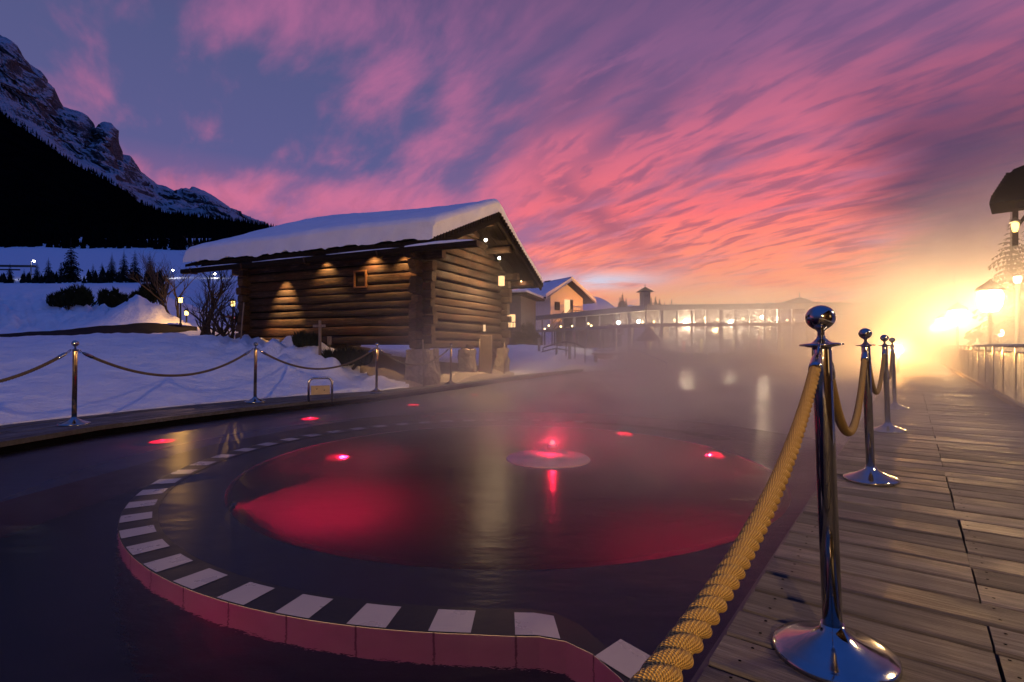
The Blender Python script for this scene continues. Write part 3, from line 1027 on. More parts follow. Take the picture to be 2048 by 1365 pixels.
# shallow ledge added along the left edge to catch the glow of its lamps
b = MB(); rows = []
for i, (x, y) in enumerate(left_in):
    a_ = Vector((*left_in[max(0, i - 1)], 0)); c_ = Vector((*left_in[min(len(left_in) - 1, i + 1)], 0)); d_ = (c_ - a_).normalized(); nn = Vector((d_.y, -d_.x, 0))
    p_ = Vector((x, y, -.31)); rows.append([p_, p_ + nn * 1.7, p_ + nn * 1.7 + Vector((0, 0, -.9))])
b.grid(rows, smooth=False); struct(b.build('pool_ledge', M['ledge_tile']))
for px, py, lab, pw, r in [(325, 883, 'brightest red lamp under the left walkway, beside the ring of white tiles', 5, .13),
                           (620, 838, 'red lamp in the pool just below the steel hoop sign', 4.5, .13),
                           (827, 810, 'small red lamp in the pool in front of the barn corner post', 2.5, .11),
                           (950, 790, 'faintest and farthest red lamp in the pool near the barn gable', 1, .08)]:
    v = under(px, py, -.285)
    pool_lamp('pool_lamp', lab, v, (.02, -.02, 1), pw, r)
# lamps in the pool wall below the boardwalk light the outside of the ring
for t in (-1.2, ):
    v = deck(-.47, t, -.55)
    pool_lamp('pool_lamp', 'red lamp in the pool wall below the near end of the boardwalk', v, (-.6, .8, 0), 22, .09)
pool_lamp('pool_lamp', 'red lamp on the dark pool floor left of the white tiled ring', (-2.5, 1.55, -1.32), (.3, .2, 1), 13, .09)  # added lamp out of view, reddens the outside of the ring

# the churned, cloudy water of the whirlpool scatters the red light
b = MB(); b.lathe([(2.285, -.775), (2.285, WZ - .03)], CW, 64)
m, nt, out = new_mat('cloudy_water'); pv = nt.add('ShaderNodeVolumePrincipled')
pv.inputs['Color'].default_value = (.97, .94, .98, 1); pv.inputs['Density'].default_value = 2.6; pv.inputs['Anisotropy'].default_value = .3
nt.l.new(pv.outputs[0], out.inputs['Volume'])
o = b.build('whirlpool_water', m); struct(o, 'stuff'); o['label'] = 'cloudy bubbling water of the whirlpool lit red from below'
# ------------------------------------------------------------------ boardwalk, left walkway, stanchions, ropes, railing
def boardwalk():
    b = MB(); pitch = .187; t = -2.2; k = 0
    rnd = random.Random(5)
    spans = {19, 30, 33, 47}
    while t < 42:
        segs = [(-.46, .197), (.203, 1.36)] if k % 7 != 3 else [(-.46, 1.36)]
        for n0, n1 in segs:
            b.t = rnd.random(); dz = rnd.uniform(-.004, .003); w = pitch - rnd.uniform(.010, .019)
            e = rnd.uniform(-.006, .006); c = .011
            if t > 16:
                b.box((n0, t, -.04), (n1, t + w, dz)); continue
            # rounded-edge board
            prof = [(0, -.045), (0, dz - c), (c * .35, dz - c * .3), (c, dz), (w - c, dz), (w - c * .35, dz - c * .3), (w, dz - c), (w, -.045)]
            xs = [n0 + e, (n0 + n1) / 2, n1]
            ids = [[b.vert((x, t + p, z)) for p, z in prof] for x in xs]
            for a, d in zip(ids, ids[1:]):
                for j in range(len(prof) - 1):
                    b.face((a[j], a[j + 1], d[j + 1], d[j])[::-1])
            b.face(ids[0]); b.face(ids[-1][::-1])
        t += pitch; k += 1
    b.cur = 1; t = -.4; k = 0; t = -2.2 + pitch * 10
    while t < 9:
        for n in (-.38, .235, 1.22):
            for q in (.045, .130):
                cx, cy_ = n + rnd.uniform(-.01, .01), t + q + rnd.uniform(-.006, .006)
                i = [b.vert((cx + .0052 * math.cos(a * 1.0472), cy_ + .0052 * math.sin(a * 1.0472), .0055)) for a in range(6)]; b.face(i)
        t += pitch
    o = b.build('boardwalk', [M['deck_wood'], M['black']]); o.rotation_euler = (0, 0, DECK_ROT)
    struct(o)
    u = MB()
    for n in (-.43, .2, 1.25):
        u.box((n, -2.2, -.22), (n + .06, 42, -.05))
    u.box((-.44, -2.2, -.30), (1.36, 42, -.235))
    o = u.build('boardwalk_joists', M['dark_metal']); o.rotation_euler = (0, 0, DECK_ROT); struct(o)
    e = MB(); e.box((-.475, -2.2, -.17), (-.458, 42, -.012))
    o = e.build('pool_edge_trim', M['dark_metal']); o.rotation_euler = (0, 0, DECK_ROT); struct(o)


boardwalk()


def edge_normal(i):
    a = Vector((*EDGE_F[max(0, i - 1)], 0)); c = Vector((*EDGE_F[min(len(EDGE_F) - 1, i + 1)], 0))
    d = (c - a).normalized()
    return Vector((-d.y, d.x, 0))


def left_walkway():
    # resample the front edge, lay five boards along it
    pts = []
    for (x0, y0), (x1, y1) in zip(EDGE_F[:-4], EDGE_F[1:-3]):
        for k in range(4):
            pts.append(Vector((lerp(x0, x1, k / 4), lerp(y0, y1, k / 4), 0)))
    nr = []
    for i, p in enumerate(pts):
        d = (pts[min(i + 1, len(pts) - 1)] - pts[max(0, i - 1)]).normalized(); nr.append(Vector((-d.y, d.x, 0)))
    b = MB(); rnd = random.Random(3)
    for r in range(8):
        o0 = .155 * r; o1 = o0 + .145
        i = 0
        while i < len(pts) - 1:
            n = rnd.randint(4, 9); b.t = rnd.random(); dz = rnd.uniform(-.004, .004)
            for j in range(i, min(i + n, len(pts) - 1)):
                a0, a1 = pts[j] + nr[j] * o0, pts[j] + nr[j] * o1
                c0, c1 = pts[j + 1] + nr[j + 1] * o0, pts[j + 1] + nr[j + 1] * o1
                up = Vector((0, 0, DECKL + dz)); dn = Vector((0, 0, DECKL - .05))
                b.quad(a0 + up, c0 + up, c1 + up, a1 + up)
                b.quad(c0 + up, a0 + up, a0 + dn, c0 + dn); b.quad(a1 + up, c1 + up, c1 + dn, a1 + dn)
            i += n
    struct(b.build('walkway', M['walk_wood']))
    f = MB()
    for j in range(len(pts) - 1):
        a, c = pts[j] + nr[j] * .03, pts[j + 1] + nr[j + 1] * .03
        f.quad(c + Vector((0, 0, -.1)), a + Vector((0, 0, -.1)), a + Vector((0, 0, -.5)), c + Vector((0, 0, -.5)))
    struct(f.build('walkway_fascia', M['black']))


left_walkway()

STEEL_GROUP_R = 'steel rope posts on the boardwalk'; STEEL_GROUP_L = 'steel rope posts on the left walkway'


def stanchion(label, loc, group):
    root = thing('rope_post', label, 'rope post', loc, group=group)
    b = MB(); b.lathe([(.156, 0), (.160, .004), (.160, .016), (.156, .021), (.13, .029), (.085, .047), (.05, .066), (.034, .082), (.030, .095)], seg=64)
    b.build('base', M['steel'], root)
    b = MB(); b.lathe([(.0255, .094), (.0255, .885), (.024, .892)], seg=36); b.build('tube', M['steel'], root)
    b = MB(); b.lathe([(.024, .890), (.030, .893), (.056, .8975), (.057, .900), (.056, .9025), (.030, .905), (.022, .908), (.013, .918), (.009, .928)], seg=36)
    b.build('hook_plate', M['steel'], root)
    b = MB(); pr = []
    for k in range(19):
        a = math.pi * k / 18
        pr.append((max(.0006, .039 * math.sin(a)), .978 - .036 * math.cos(a)))
    pr = [(.009, .927), (.0095, .938), (.015, .944)] + [p for p in pr if p[1] > .947]
    b.lathe(pr, seg=36); b.build('ball', M['steel'], root)
    return root


posts_r = [Vector((.930, 1.52, 0)), Vector((2.394, 3.507, 0)), Vector((3.94, 5.51, 0)), Vector((5.436, 7.466, 0))]
LEAN = -.040
st = stanchion('shiny steel rope post nearest the camera, standing large on the boardwalk', posts_r[0], STEEL_GROUP_R)
for p, lab in zip(posts_r[1:], ['second steel rope post along the boardwalk, its base clear of the steam', 'third steel rope post along the boardwalk, pale in the steam', 'farthest steel rope post on the boardwalk, almost lost in the golden steam']):
    copy_thing(st, p, lab)
for o in [q for q in scene.objects if q.get('group') == STEEL_GROUP_R]:
    o.rotation_euler = (0, LEAN, 0); o.location.z = .004
posts_l = [Vector((-5.27, 6.33, DECKL)), Vector((-4.32, 8.84, DECKL)), Vector((-2.74, 10.63, DECKL)), Vector((-1.52, 13.0, DECKL))]
labs = ['brass-tinted rope post at the left end of the walkway, backed by smooth snow', 'rope post on the left walkway standing between the smooth snow and the steel hoop sign', 'rope post on the left walkway just before the barn corner pier', 'farthest left rope post, in front of the barn gable']
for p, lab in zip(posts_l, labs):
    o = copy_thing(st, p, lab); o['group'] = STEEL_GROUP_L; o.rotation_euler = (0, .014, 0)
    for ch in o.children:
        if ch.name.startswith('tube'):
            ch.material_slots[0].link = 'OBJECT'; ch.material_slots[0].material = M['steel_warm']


def rope(label, a, c, sag, group, seg_len=.004, R=.0205, seg=30, lay=.098, mat='rope'):
    """three-strand cord hanging from a to c with a steel cap and hook at each end"""
    a = Vector(a); c = Vector(c)
    root = thing('barrier_rope', label, 'rope', a, group=group)
    L = (c - a).length

    def pos(s):
        return (c - a) * s + Vector((0, 0, -4 * sag * s * (1 - s)))
    d0 = (pos(.02) - pos(0)).normalized(); d1 = (pos(.98) - pos(1)).normalized()
    off = .045
    n = int(L / seg_len * 1.1)
    b = MB(); rings = []; prev = None; arc = 0
    pts = [pos(lerp(.045, .955, i / n)) for i in range(n + 1)]
    ref = None
    for i, p in enumerate(pts):
        d = (pts[min(i + 1, n)] - pts[max(0, i - 1)]).normalized()
        if ref is None:
            ref = d.cross(Vector((0, 0, 1))).normalized()
        ref = (ref - d * ref.dot(d)).normalized(); bi = d.cross(ref)
        if i:
            arc += (p - pts[i - 1]).length
        tw = 2 * math.pi * arc / lay
        ring = []
        for k in range(seg):
            th = 2 * math.pi * k / seg
            phi = (th - tw) % (2 * math.pi / 3) - math.pi / 3
            r = R * (.47 * math.cos(phi) + math.sqrt(max(0, .53 ** 2 - (.47 * math.sin(phi)) ** 2)))
            ring.append((b.vert(p + (ref * math.cos(th) + bi * math.sin(th)) * r), arc / (2 * R), ))
        rings.append(ring)
    for a_, c_ in zip(rings, rings[1:]):
        for k in range(seg):
            k2 = (k + 1) % seg
            b.face((a_[k][0], a_[k2][0], c_[k2][0], c_[k][0]), smooth=True,
                   uv=[(a_[k][1], k / seg), (a_[k][1], (k + 1) / seg), (c_[k][1], (k + 1) / seg), (c_[k][1], k / seg)])
    b.build('cord', M[mat], root)
    for s0, s1, dr in ((0, .06, 1), (1, .94, -1)):
        p0, p1 = pos(lerp(s0, s1, .30)), pos(s1)
        m = MB(); q = [lerp(0, 1, k / 5) for k in range(6)]
        m.tube([p0.lerp(p1, k) for k in q], [R * .55, R * .95, R * 1.12, R * 1.12, R * 1.14, R * 1.1], 20); m.build('end_cap', M['steel'], root)
        h = MB(); tip = pos(s0)
        mid = p0.lerp(tip, .55) + Vector((0, 0, .012))
        h.tube([p0, mid, tip + Vector((0, 0, .014)), tip + Vector((0, 0, -.004)), p0.lerp(tip, .5) + Vector((0, 0, -.012))], .0042, 8); h.build('hook', M['steel'], root)
    return root


TOP = .892
p_prev = posts_r[0] - (posts_r[1] - posts_r[0])
rp = [p_prev] + posts_r
rl = ['thick yellow twisted rope sweeping down from the nearest post towards the camera', 'hanging yellow rope between the nearest and second boardwalk posts', 'hanging rope between the second and third boardwalk posts', 'short steam-veiled rope between the two farthest boardwalk posts']
for i, lab in enumerate(rl):
    a, c = rp[i].copy(), rp[i + 1].copy(); d = (c - a).normalized()
    a += d * .045; c -= d * .045; a.z = c.z = TOP; a.x += LEAN * .89 if i else .045; c.x += LEAN * .89
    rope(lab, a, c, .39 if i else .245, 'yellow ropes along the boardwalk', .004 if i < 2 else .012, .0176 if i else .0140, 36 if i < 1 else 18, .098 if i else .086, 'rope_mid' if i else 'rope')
rl = ['left rope running out of view from the leftmost post over the snow', 'dull rope hanging across the smooth snow between the two leftmost posts', 'dull rope hanging behind the steel hoop sign', 'short dull rope hanging in front of the barn corner pier']
lp = [posts_l[0] + Vector((-.45, -2.42, 0))] + posts_l
for i, lab in enumerate(rl):
    a, c = lp[i].copy(), lp[i + 1].copy(); d = (c - a).normalized()
    a += d * .045; c -= d * .045; a.z = c.z = TOP + DECKL
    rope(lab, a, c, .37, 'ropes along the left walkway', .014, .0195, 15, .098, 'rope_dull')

# steel hoop sign at the edge of the left walkway
c = P(641, 803, 9.0); c.z = DECKL
root = thing('hoop_sign', 'low steel hoop with a small brass plate beside the pool', 'hoop sign', c, math.radians(28))
w, h = .19, .40
pts = [(-w, 0, 0), (-w, 0, h - .09)] + [(-w + .09 - .09 * math.cos(a), 0, h - .09 + .09 * math.sin(a)) for a in [math.pi / 2 * k / 6 for k in range(1, 7)]]
pts += [(-x, y, z) for x, y, z in pts[::-1]]
b = MB(); b.tube(pts, .019, 12); b.build('hoop', M['steel_worn'], root)
b = MB(); b.box((-.155, -.012, .115), (.155, .012, .27)); bevel(b.build('plate', M['plate'], root), .004)
for sx in (-.06, .06):
    b = MB(); b.lathe([(.012, 0), (.010, .006), (.0005, .008)], seg=10); o = b.build('screw', M['dark_metal'], root); o.location = (sx, -.012, .20 - sx * .2); o.rotation_euler = (math.pi / 2, 0, 0)


# railing on the far side of the boardwalk
def railing():
    t0, t1 = 8.0, 34.0
    root = thing('boardwalk_railing', 'steel railing with upright bars along the far side of the boardwalk', 'railing', deck(1.25, t0), DECK_ROT)
    L = t1 - t0
    b = MB(); b.tube([(0, 0, .90), (0, L, .90)], .024, 10); b.build('top_rail', M['steel_worn'], root)
    b = MB(); b.tube([(0, 0, .80), (0, L, .80)], .014, 8); b.build('mid_rail', M['steel_worn'], root)
    b = MB(); b.box((-.04, 0, .003), (.04, L, .075)); b.build('kerb_rail', M['wood_post'], root)
    k = 0
    while k * 1.3 <= L:
        b = MB(); b.box((-.02, k * 1.3 - .02, .07), (.02, k * 1.3 + .02, .885)); b.build('post', M['steel_worn'], root); k += 1
    b = MB(); y = .06
    while y < L:
        b.box((-.006, y - .006, .10), (.006, y + .006, .795)); y += .13
    b.build('bar_infill', M['steel_worn'], root)


railing()
# small deck hatch plate beside the second post
b = MB(); b.box((-.12, -.06, 0), (.12, .06, .006)); o = b.build('deck_hatch', M['walk_wood']); o.location = deck(-.30, 4.35, .004); o.rotation_euler = (0, 0, DECK_ROT)
tag(o, 'small flat hatch let into the boardwalk beside the second post', 'hatch')
# ------------------------------------------------------------------ old log barn on stone piers
BR = math.atan2(-.4147, .91)
BL, BW = 6.2, 4.63                                            # long wall, gable wall
ZB, ZW = .93, 3.22                                            # bottom and top of the log walls
EV, ZE, ZR = 1.0, 3.21, 4.54                                  # eave overhang, eave height, ridge height
X0, X1 = -7.35, .95                                           # roof ends
slope = (ZR - ZE) / (BW / 2 + EV)


ZER = 2.90                                                    # the right slope comes down lower
slope_r = (ZR - ZER) / (BW / 2 + EV)


def roof_z(y):
    return ZR - (slope if y < BW / 2 else slope_r) * abs(y - BW / 2)


barn = thing('log_barn', 'old dark log barn with thick snow on its roof, standing on stone piers', 'barn', (-2.18, 12.8, 0), BR)


def log(b, a, c, h, d, seed, ends=True, droop=0.0):
    """one hewn log from a to c: rounded square section that swells and wanders"""
    a = Vector(a); c = Vector(c); L = (c - a).length; dr = (c - a).normalized()
    sx = dr.cross(Vector((0, 0, 1))).normalized()
    n = max(3, int(L / .22)); rings = []
    b.t = random.random()
    for i in range(n + 1):
        t = i / n; p = a.lerp(c, t)
        s = 1 + .09 * noise.noise((seed * 7.1, t * L * .7, 0)) + .03 * noise.noise((seed * 3.3, t * L * 2.6, 2))
        oz = .026 * noise.noise((seed * 5.7, t * L * .45, 5)); ox = .024 * noise.noise((seed * 2.7, t * L * .5, 9))
        ring = []
        for k in range(12):
            th = 2 * math.pi * (k + .5) / 12
            cx, cz = math.cos(th), math.sin(th)
            e = .32
            x = math.copysign(abs(cx) ** e, cx) * d / 2 * s + ox
            z = math.copysign(abs(cz) ** .62, cz) * h / 2 * (1 + .04 * noise.noise((seed, t * L, 4))) + oz
            ring.append(b.vert(p + sx * x + Vector((0, 0, z))))
        rings.append(ring)
    cur = b.cur
    for r0, r1 in zip(rings, rings[1:]):
        for k in range(12):
            b.face((r0[k], r0[(k + 1) % 12], r1[(k + 1) % 12], r1[k])[::-1], smooth=True)
    b.cur = 1
    b.face(rings[0]); b.face(rings[-1][::-1]); b.cur = cur


NL = 10; LH = (ZW - ZB) / NL
rl_ = random.Random(12)
hs_ = [rl_.uniform(.78, 1.22) for _ in range(NL)]; sm_ = sum(hs_); hs_ = [h * (ZW - ZB) / sm_ for h in hs_]
zc_ = [ZB + sum(hs_[:i]) + hs_[i] / 2 for i in range(NL)]; zb_ = [ZB + sum(hs_[:i]) for i in range(NL)]
for name, front in (('long_wall', True), ('back_wall', False)):
    b = MB(); y = .10 if front else BW - .10
    for i in range(NL):
        z = zc_[i]; ex = random.uniform(.16, .32)
        if i == NL - 1:
            ex = .55
        log(b, (-BL - ex, y, z), (ex, y, z), hs_[i] * .91, random.uniform(.18, .22), i + 1 + 40 * (not front))
    b.cur = 2; b.box((-BL, y - .03, ZB), (0, y + .03, ZW))
    b.build(name, [M['log'], M['log_end'], M['black']], barn)
for name, near in (('gable_wall', True), ('rear_gable_wall', False)):
    b = MB(); x = -.10 if near else -BL + .10
    for i in range(NL + 6):
        z = zb_[i] + .005 if i < NL else ZB + LH * (i + .02)
        if z > ZR - .25:
            break
        ex = random.uniform(.16, .30); y0, y1 = -ex, BW + ex
        if z > ZW - .05:
            hw = (ZR - .15 - z) / slope
            y0, y1 = BW / 2 - hw, BW / 2 + hw
        if z < ZW and i == NL:
            y0, y1 = -.5, BW + .4
        log(b, (x, y0, z), (x, y1, z), LH * .90, .20, i + 80 + 30 * (not near))
    b.cur = 2; i = [b.vert(p) for p in ((x, 0, ZB), (x, BW, ZB), (x, BW, ZW), (x, BW / 2, ZR - .2), (x, 0, ZW))]; b.face(i)
    b.build(name, [M['log'], M['log_end'], M['black']], barn)
# stacked corner ends of the notched logs, in a paler wood than the faces
for i, (y, z) in enumerate([(-.62, roof_z(-.62) - .17), (BW / 2, ZR - .22), (BW / 4 + .1, roof_z(BW / 4 + .1) - .2), (BW * .75, roof_z(BW * .75) - .2), (BW + .55, roof_z(BW + .55) - .18)]):
    b = MB(); log(b, (X0 + .3, y, z), (X1 - .18, y, z), .19, .19, 200 + i); b.build('purlin', [M['log'], M['log_end']], barn)
# brackets under the eave: stepped log ends at the corner
b = MB()
for i, (ex, z) in enumerate([(.34, ZW - .34), (.50, ZW - .12), (.68, ZW + .08)]):
    log(b, (-.10, .3, z), (-.10, -ex, z), .2, .2, 300 + i)
b.build('eave_bracket', [M['log'], M['log_end']], barn)
for xx in (-2.1, -4.1, -6.1):
    b = MB(); log(b, (xx, .3, ZW + .06), (xx, -.75, ZW + .06), .18, .18, 320 + xx); b.build('eave_bracket', [M['log'], M['log_end']], barn)

# roof boards and shingle teeth
b = MB()
for sgn in (-1, 1):
    ye = BW / 2 + sgn * (BW / 2 + EV)
    n = 40; zed = ZE if sgn < 0 else ZER
    for k in range(n):
        xa = lerp(X0, X1, k / n); xb = lerp(X0, X1, (k + 1) / n) - .012; dz = .008 * (k % 2)
        a = [Vector((xa, BW / 2, ZR + dz)), Vector((xb, BW / 2, ZR + dz)), Vector((xb, ye, zed + dz)), Vector((xa, ye, zed + dz))]
        lo = [p - Vector((0, 0, .07)) for p in a]
        if sgn > 0:
            a.reverse(); lo.reverse()
        i = [b.vert(p) for p in a + lo]
        b.face(i[:4][::-1]); b.face(i[4:])
        for j in range(4):
            b.face((i[j], i[(j + 1) % 4], i[4 + (j + 1) % 4], i[4 + j]))
roof = b.build('roof', M['roof_wood'], barn)
b = MB()
for sgn in (-1, 1):                                           # layered shingle butts showing along the verge
    L = BW / 2 + EV; n = 26
    for k in range(n):
        y = BW / 2 + sgn * L * (k + .5) / n; z = roof_z(y)
        b.box((X1 - .10, y - .055, z - .02 - .05), (X1 + .035, y + .03, z + .055))
b.build('verge_shingles', M['roof_wood'], roof)
# barge boards
for sgn in (-1, 1):
    b = MB(); ye = BW / 2 + sgn * (BW / 2 + EV - .05)
    b.bar((X1 - .03, BW / 2, ZR - .14), (X1 - .03, ye, (ZE if sgn < 0 else ZER) - .10), .04, .14); b.build('barge_board', M['roof_wood'], roof)


def roof_snow():
    b = MB()
    L = BW / 2 + EV
    xs = [lerp(X0 - .03, X1 + .02, k / 90) for k in range(91)]
    es = [-1 + 2 * k / 60 for k in range(61)]                 # -1 left eave .. 1 right eave
    top, bot = [], []
    for x in xs:
        rt, rb = [], []
        fx = (x - X0) / (X1 - X0)
        for e in es:
            y = BW / 2 + e * (L + .02)
            z0 = roof_z(y) + .062
            th = .47 + .10 * math.sin(fx * 5.2 + .4) * (1 - abs(e)) + .045 * noise.noise((x * .55, y * .6, 1))
            th *= lerp(.85, 1.0, ss(0, .25, fx))              # thinner towards the far end
            th += .02 * noise.noise((x * 3, y * 3, 5))
            if e > 0:
                th *= lerp(1, .45, ss(.02, .35, e))
            rnd_e = 1 - max(0, (abs(e) - .975) / .025) ** 3 * (.22 if e < 0 else .6)
            rnd_x = 1 - max(0, (abs(fx - .5) - .485) / .015) ** 3 * .22
            zt = z0 + th * rnd_e * rnd_x
            if abs(e) < .12:                                  # rounded over the ridge
                zt -= slope * L * .022 * (1 - (abs(e) / .12) ** 1) ** 2 * 2.4
            rt.append(Vector((x + .03 * noise.noise((x, y * 2, 3)) * (fx > .98), y, zt)))
            hang = 0
            if e < -.94:
                hang = .09 * noise.noise((x * 1.9, 7, 2)) + .06 * noise.noise((x * 6, 2, 2))
            rb.append(Vector((x, y - (.03 if e == -1 else 0), z0 - .004 + min(0.12, max(-.05, hang)) * (e <= -.99))))
        top.append(rt); bot.append(rb)
    it = b.grid([r[::-1] for r in top][::-1] if False else top, smooth=True)
    ib = b.grid([r for r in bot][::-1], smooth=True)[::-1]
    n = len(es) - 1; mx = len(xs) - 1

    def wall(seq_t, seq_b, flip, m=3):
        # subdivided side so that the cut face can be rough
        prev = seq_t
        for k in range(1, m + 1):
            if k == m:
                cur = seq_b
            else:
                cur = []
                for a, c in zip(seq_t, seq_b):
                    p = Vector(b.v[a]).lerp(Vector(b.v[c]), k / m)
                    q = noise.noise(p * 2.4) * .03
                    p += Vector((q if flip in (2, 3) else 0, -q if flip in (0, 1) else 0, 0))
                    cur.append(b.vert(p))
            for j in range(len(prev) - 1):
                f = (prev[j], prev[j + 1], cur[j + 1], cur[j])
                b.face(f if flip % 2 else f[::-1], smooth=False)
            prev = cur
    wall([r[0] for r in it], [r[0] for r in ib], 0)
    wall([r[n] for r in it], [r[n] for r in ib], 1)
    wall(it[0], ib[0], 3); wall(it[mx], ib[mx], 2)
    o = b.build('roof_snow', M['roof_snow'], roof)
    bm = bmesh.new(); bm.from_mesh(o.data); bmesh.ops.remove_doubles(bm, verts=bm.verts, dist=.0004); bmesh.ops.recalc_face_normals(bm, faces=bm.faces); bm.to_mesh(o.data); bm.free()


roof_snow()
# log gutter along the eave, tipped with snow
b = MB(); log(b, (X0 + .1, -EV - .13, 2.98), (2.15, -EV - .13, 3.02), .13, .17, 401)
gut = b.build('gutter', [M['roof_wood'], M['log_end']], barn)
b = MB()
for xa, xb in ((.35, 2.1), (-1.9, .2), (-4.4, -2.3), (-6.9, -4.9)):
    n = 14; rows = []
    for k in range(n + 1):
        x = lerp(xa, xb, k / n); z = lerp(2.98, 3.02, (x - X0) / (2.15 - X0)) + .055
        hh = (.075 if xa > 0 else .035) * math.sin(math.pi * min(1, max(.05, k / n * 1.0 + .02))) ** .35 + .012 * noise.noise((x * 3, 1, 1))
        rows.append([(x, -EV - .13 + .085 * math.cos(math.pi * j / 6), z + hh * math.sin(math.pi * j / 6)) for j in range(7)])
    b.grid(rows)
b.build('gutter_snow', M['roof_snow'], gut)
for xx in (-.4, -2.6, -4.8, -6.8):
    b = MB(); b.tube([(xx, -EV + .12, 3.16), (xx, -EV - .05, 2.9), (xx, -EV - .2, 2.9), (xx, -EV - .24, 3.05)], .02, 6); b.build('gutter_hook', M['log'], gut)

# small square window with a pale frame
win = MB(); wx, wz = -1.89, 2.62; hw, hh = .17, .19
for lo, hi in (((wx - hw - .035, -.055, wz - hh - .035), (wx - hw, .03, wz + hh + .035)), ((wx + hw, -.055, wz - hh - .035), (wx + hw + .035, .03, wz + hh + .035)),
               ((wx - hw, -.053, wz - hh - .035), (wx + hw, .03, wz - hh)), ((wx - hw, -.053, wz + hh), (wx + hw, .03, wz + hh + .035))):
    win.box(lo, hi)
w_ = win.build('window', M['frame_wood'], barn)
b = MB(); b.quad((wx - hw, -.008, wz - hh), (wx + hw, -.008, wz - hh), (wx + hw, -.008, wz + hh), (wx - hw, -.008, wz + hh)); b.build('opening', M['roof_wood'], w_)
# lamps: shielded spots under the long eave, bulbs under the gable, one box lantern on the gable
for i, (xx, pw, sz, yo) in enumerate([(-4.54, 900, 52, -.44), (-3.05, 95, 96, -.22), (-1.45, 125, 110, -.22), (-.50, 110, 96, -.26)]):
    b = MB(); b.lathe([(.03, .07), (.045, .06), (.05, -.02), (.04, -.02)], (xx, yo, ZW + .06), 12); o = b.build('eave_spot', M['dark_metal'], barn)
    l = lamp('SPOT', 'eave_spot_beam', (xx, yo, ZW + .03), pw, WARM, barn, .02, spot_size=math.radians(sz), spot_blend=.9)
    aim(l, (xx, .02 if i == 0 else .1, 1.55 if i == 0 else 2.2))
for i, (x, y, z, pw) in enumerate([(.70, 2.0, 3.78, 42), (.60, 3.05, 3.45, 42), (.45, 5.0, 3.0, 3)]):
    r = .035 if i < 2 else .02
    b = MB(); b.lathe([(.03, .05), (.03, .0)], (x, y, z + .03), 10); fx = b.build('gable_lamp', M['dark_metal'], barn)
    b = MB(); b.sphere((x, y, z), r, 12, 8); b.build('bulb', M['glass_white'] if i < 2 else M['glass_warm'], fx)
    lamp('POINT', 'gable_lamp_glow', (x, y, z - .05), pw, (1, .66, .34), barn, .0)
    if i < 2:
        aim(lamp('SPOT', 'gable_lamp_beam', (x, y, z - .05), 520, (1, .62, .28), barn, .0, spot_size=math.radians(130), spot_blend=.9), (x + .3, y - .3, 0))
b = MB(); b.box((.02, 4.18, 2.80), (.16, 4.34, 3.10)); lan = b.build('box_lantern', M['lit_pane'], barn)
b = MB(); b.box((.0, 4.16, 3.102), (.19, 4.36, 3.125)); b.build('cap', M['dark_metal'], lan)
b = MB(); b.box((.008, 3.15, 1.33), (.022, 3.30, 1.53)); nb = b.build('notice', M['paper'], barn)

# stone piers
def pier(label, x, y, w, d, z0, z1, seed):
    v = BARN @ Vector((x, y, z0))
    b = MB(); n = 9; rows = []
    rr = random.Random(seed)
    bm = bmesh.new(); bmesh.ops.create_cube(bm, size=1)
    bmesh.ops.subdivide_edges(bm, edges=bm.edges[:], cuts=9, use_grid_fill=True)
    for q in bm.verts:
        p = q.co.copy()
        rnd = 1 - .10 * max(0, (abs(p.x) * 2) ** 6 + (abs(p.y) * 2) ** 6 - 1) - .05 * max(0, abs(p.z) * 2 + abs(p.x) * 2 - 1.7)
        taper = 1 - .10 * (p.z + .5)
        p.x *= w * rnd * taper; p.y *= d * rnd * taper
        p.z = (p.z + .5) * (z1 - z0 + .25) - .25
        nn = noise.noise_vector(Vector((p.x * 5 + seed, p.y * 5, p.z * 5))) * .05 + noise.noise_vector(Vector((p.x * 14 + seed, p.y * 14, p.z * 14))) * .022
        q.co = p + nn
    me = bpy.data.meshes.new('stone_pier'); bm.to_mesh(me); bm.free(); me.materials.append(M['stone'])
    me.attributes.new('tone', 'FLOAT', 'FACE')
    o = bpy.data.objects.new('stone_pier', me); COL.objects.link(o); o.location = v; o.rotation_euler = (0, 0, BR + rr.uniform(-.1, .1))
    tag(o, label, 'stone pier', 'stone piers under the barn')


pier('big rough stone pier under the near corner of the barn', -.02, .02, .74, .66, -.02, .80, 1)
pier('narrow stone pier under the middle of the gable wall', -.05, 2.30, .46, .5, .1, .80, 2)
pier('stone pier under the right end of the gable wall, beside the upright plank', -.05, 4.45, .52, .5, .05, .82, 3)
pier('mossy stone pier under the long wall, half buried in snow', -3.15, .05, .55, .5, .25, .82, 4)
pier('shadowed stone pier under the back of the barn', -3.1, 4.4, .5, .5, .1, .82, 5)
pier('shadowed stone pier under the hidden far corner of the barn', -6.0, .1, .5, .5, .4, .82, 6)
# wood blocks between piers and sill
for (x, y), lab in (((-.05, .06), 'short wooden block between the big corner pier and the barn'), ((-.05, 2.3), 'short wooden block on top of the narrow gable pier')):
    v = BARN @ Vector((x, y, .79)); b = MB(); b.box((-.14, -.14, 0), (.14, .14, .15)); o = bevel(b.build('wood_block', M['log']), .02); o.location = v; o.rotation_euler = (0, 0, BR)
    tag(o, lab, 'wood block')

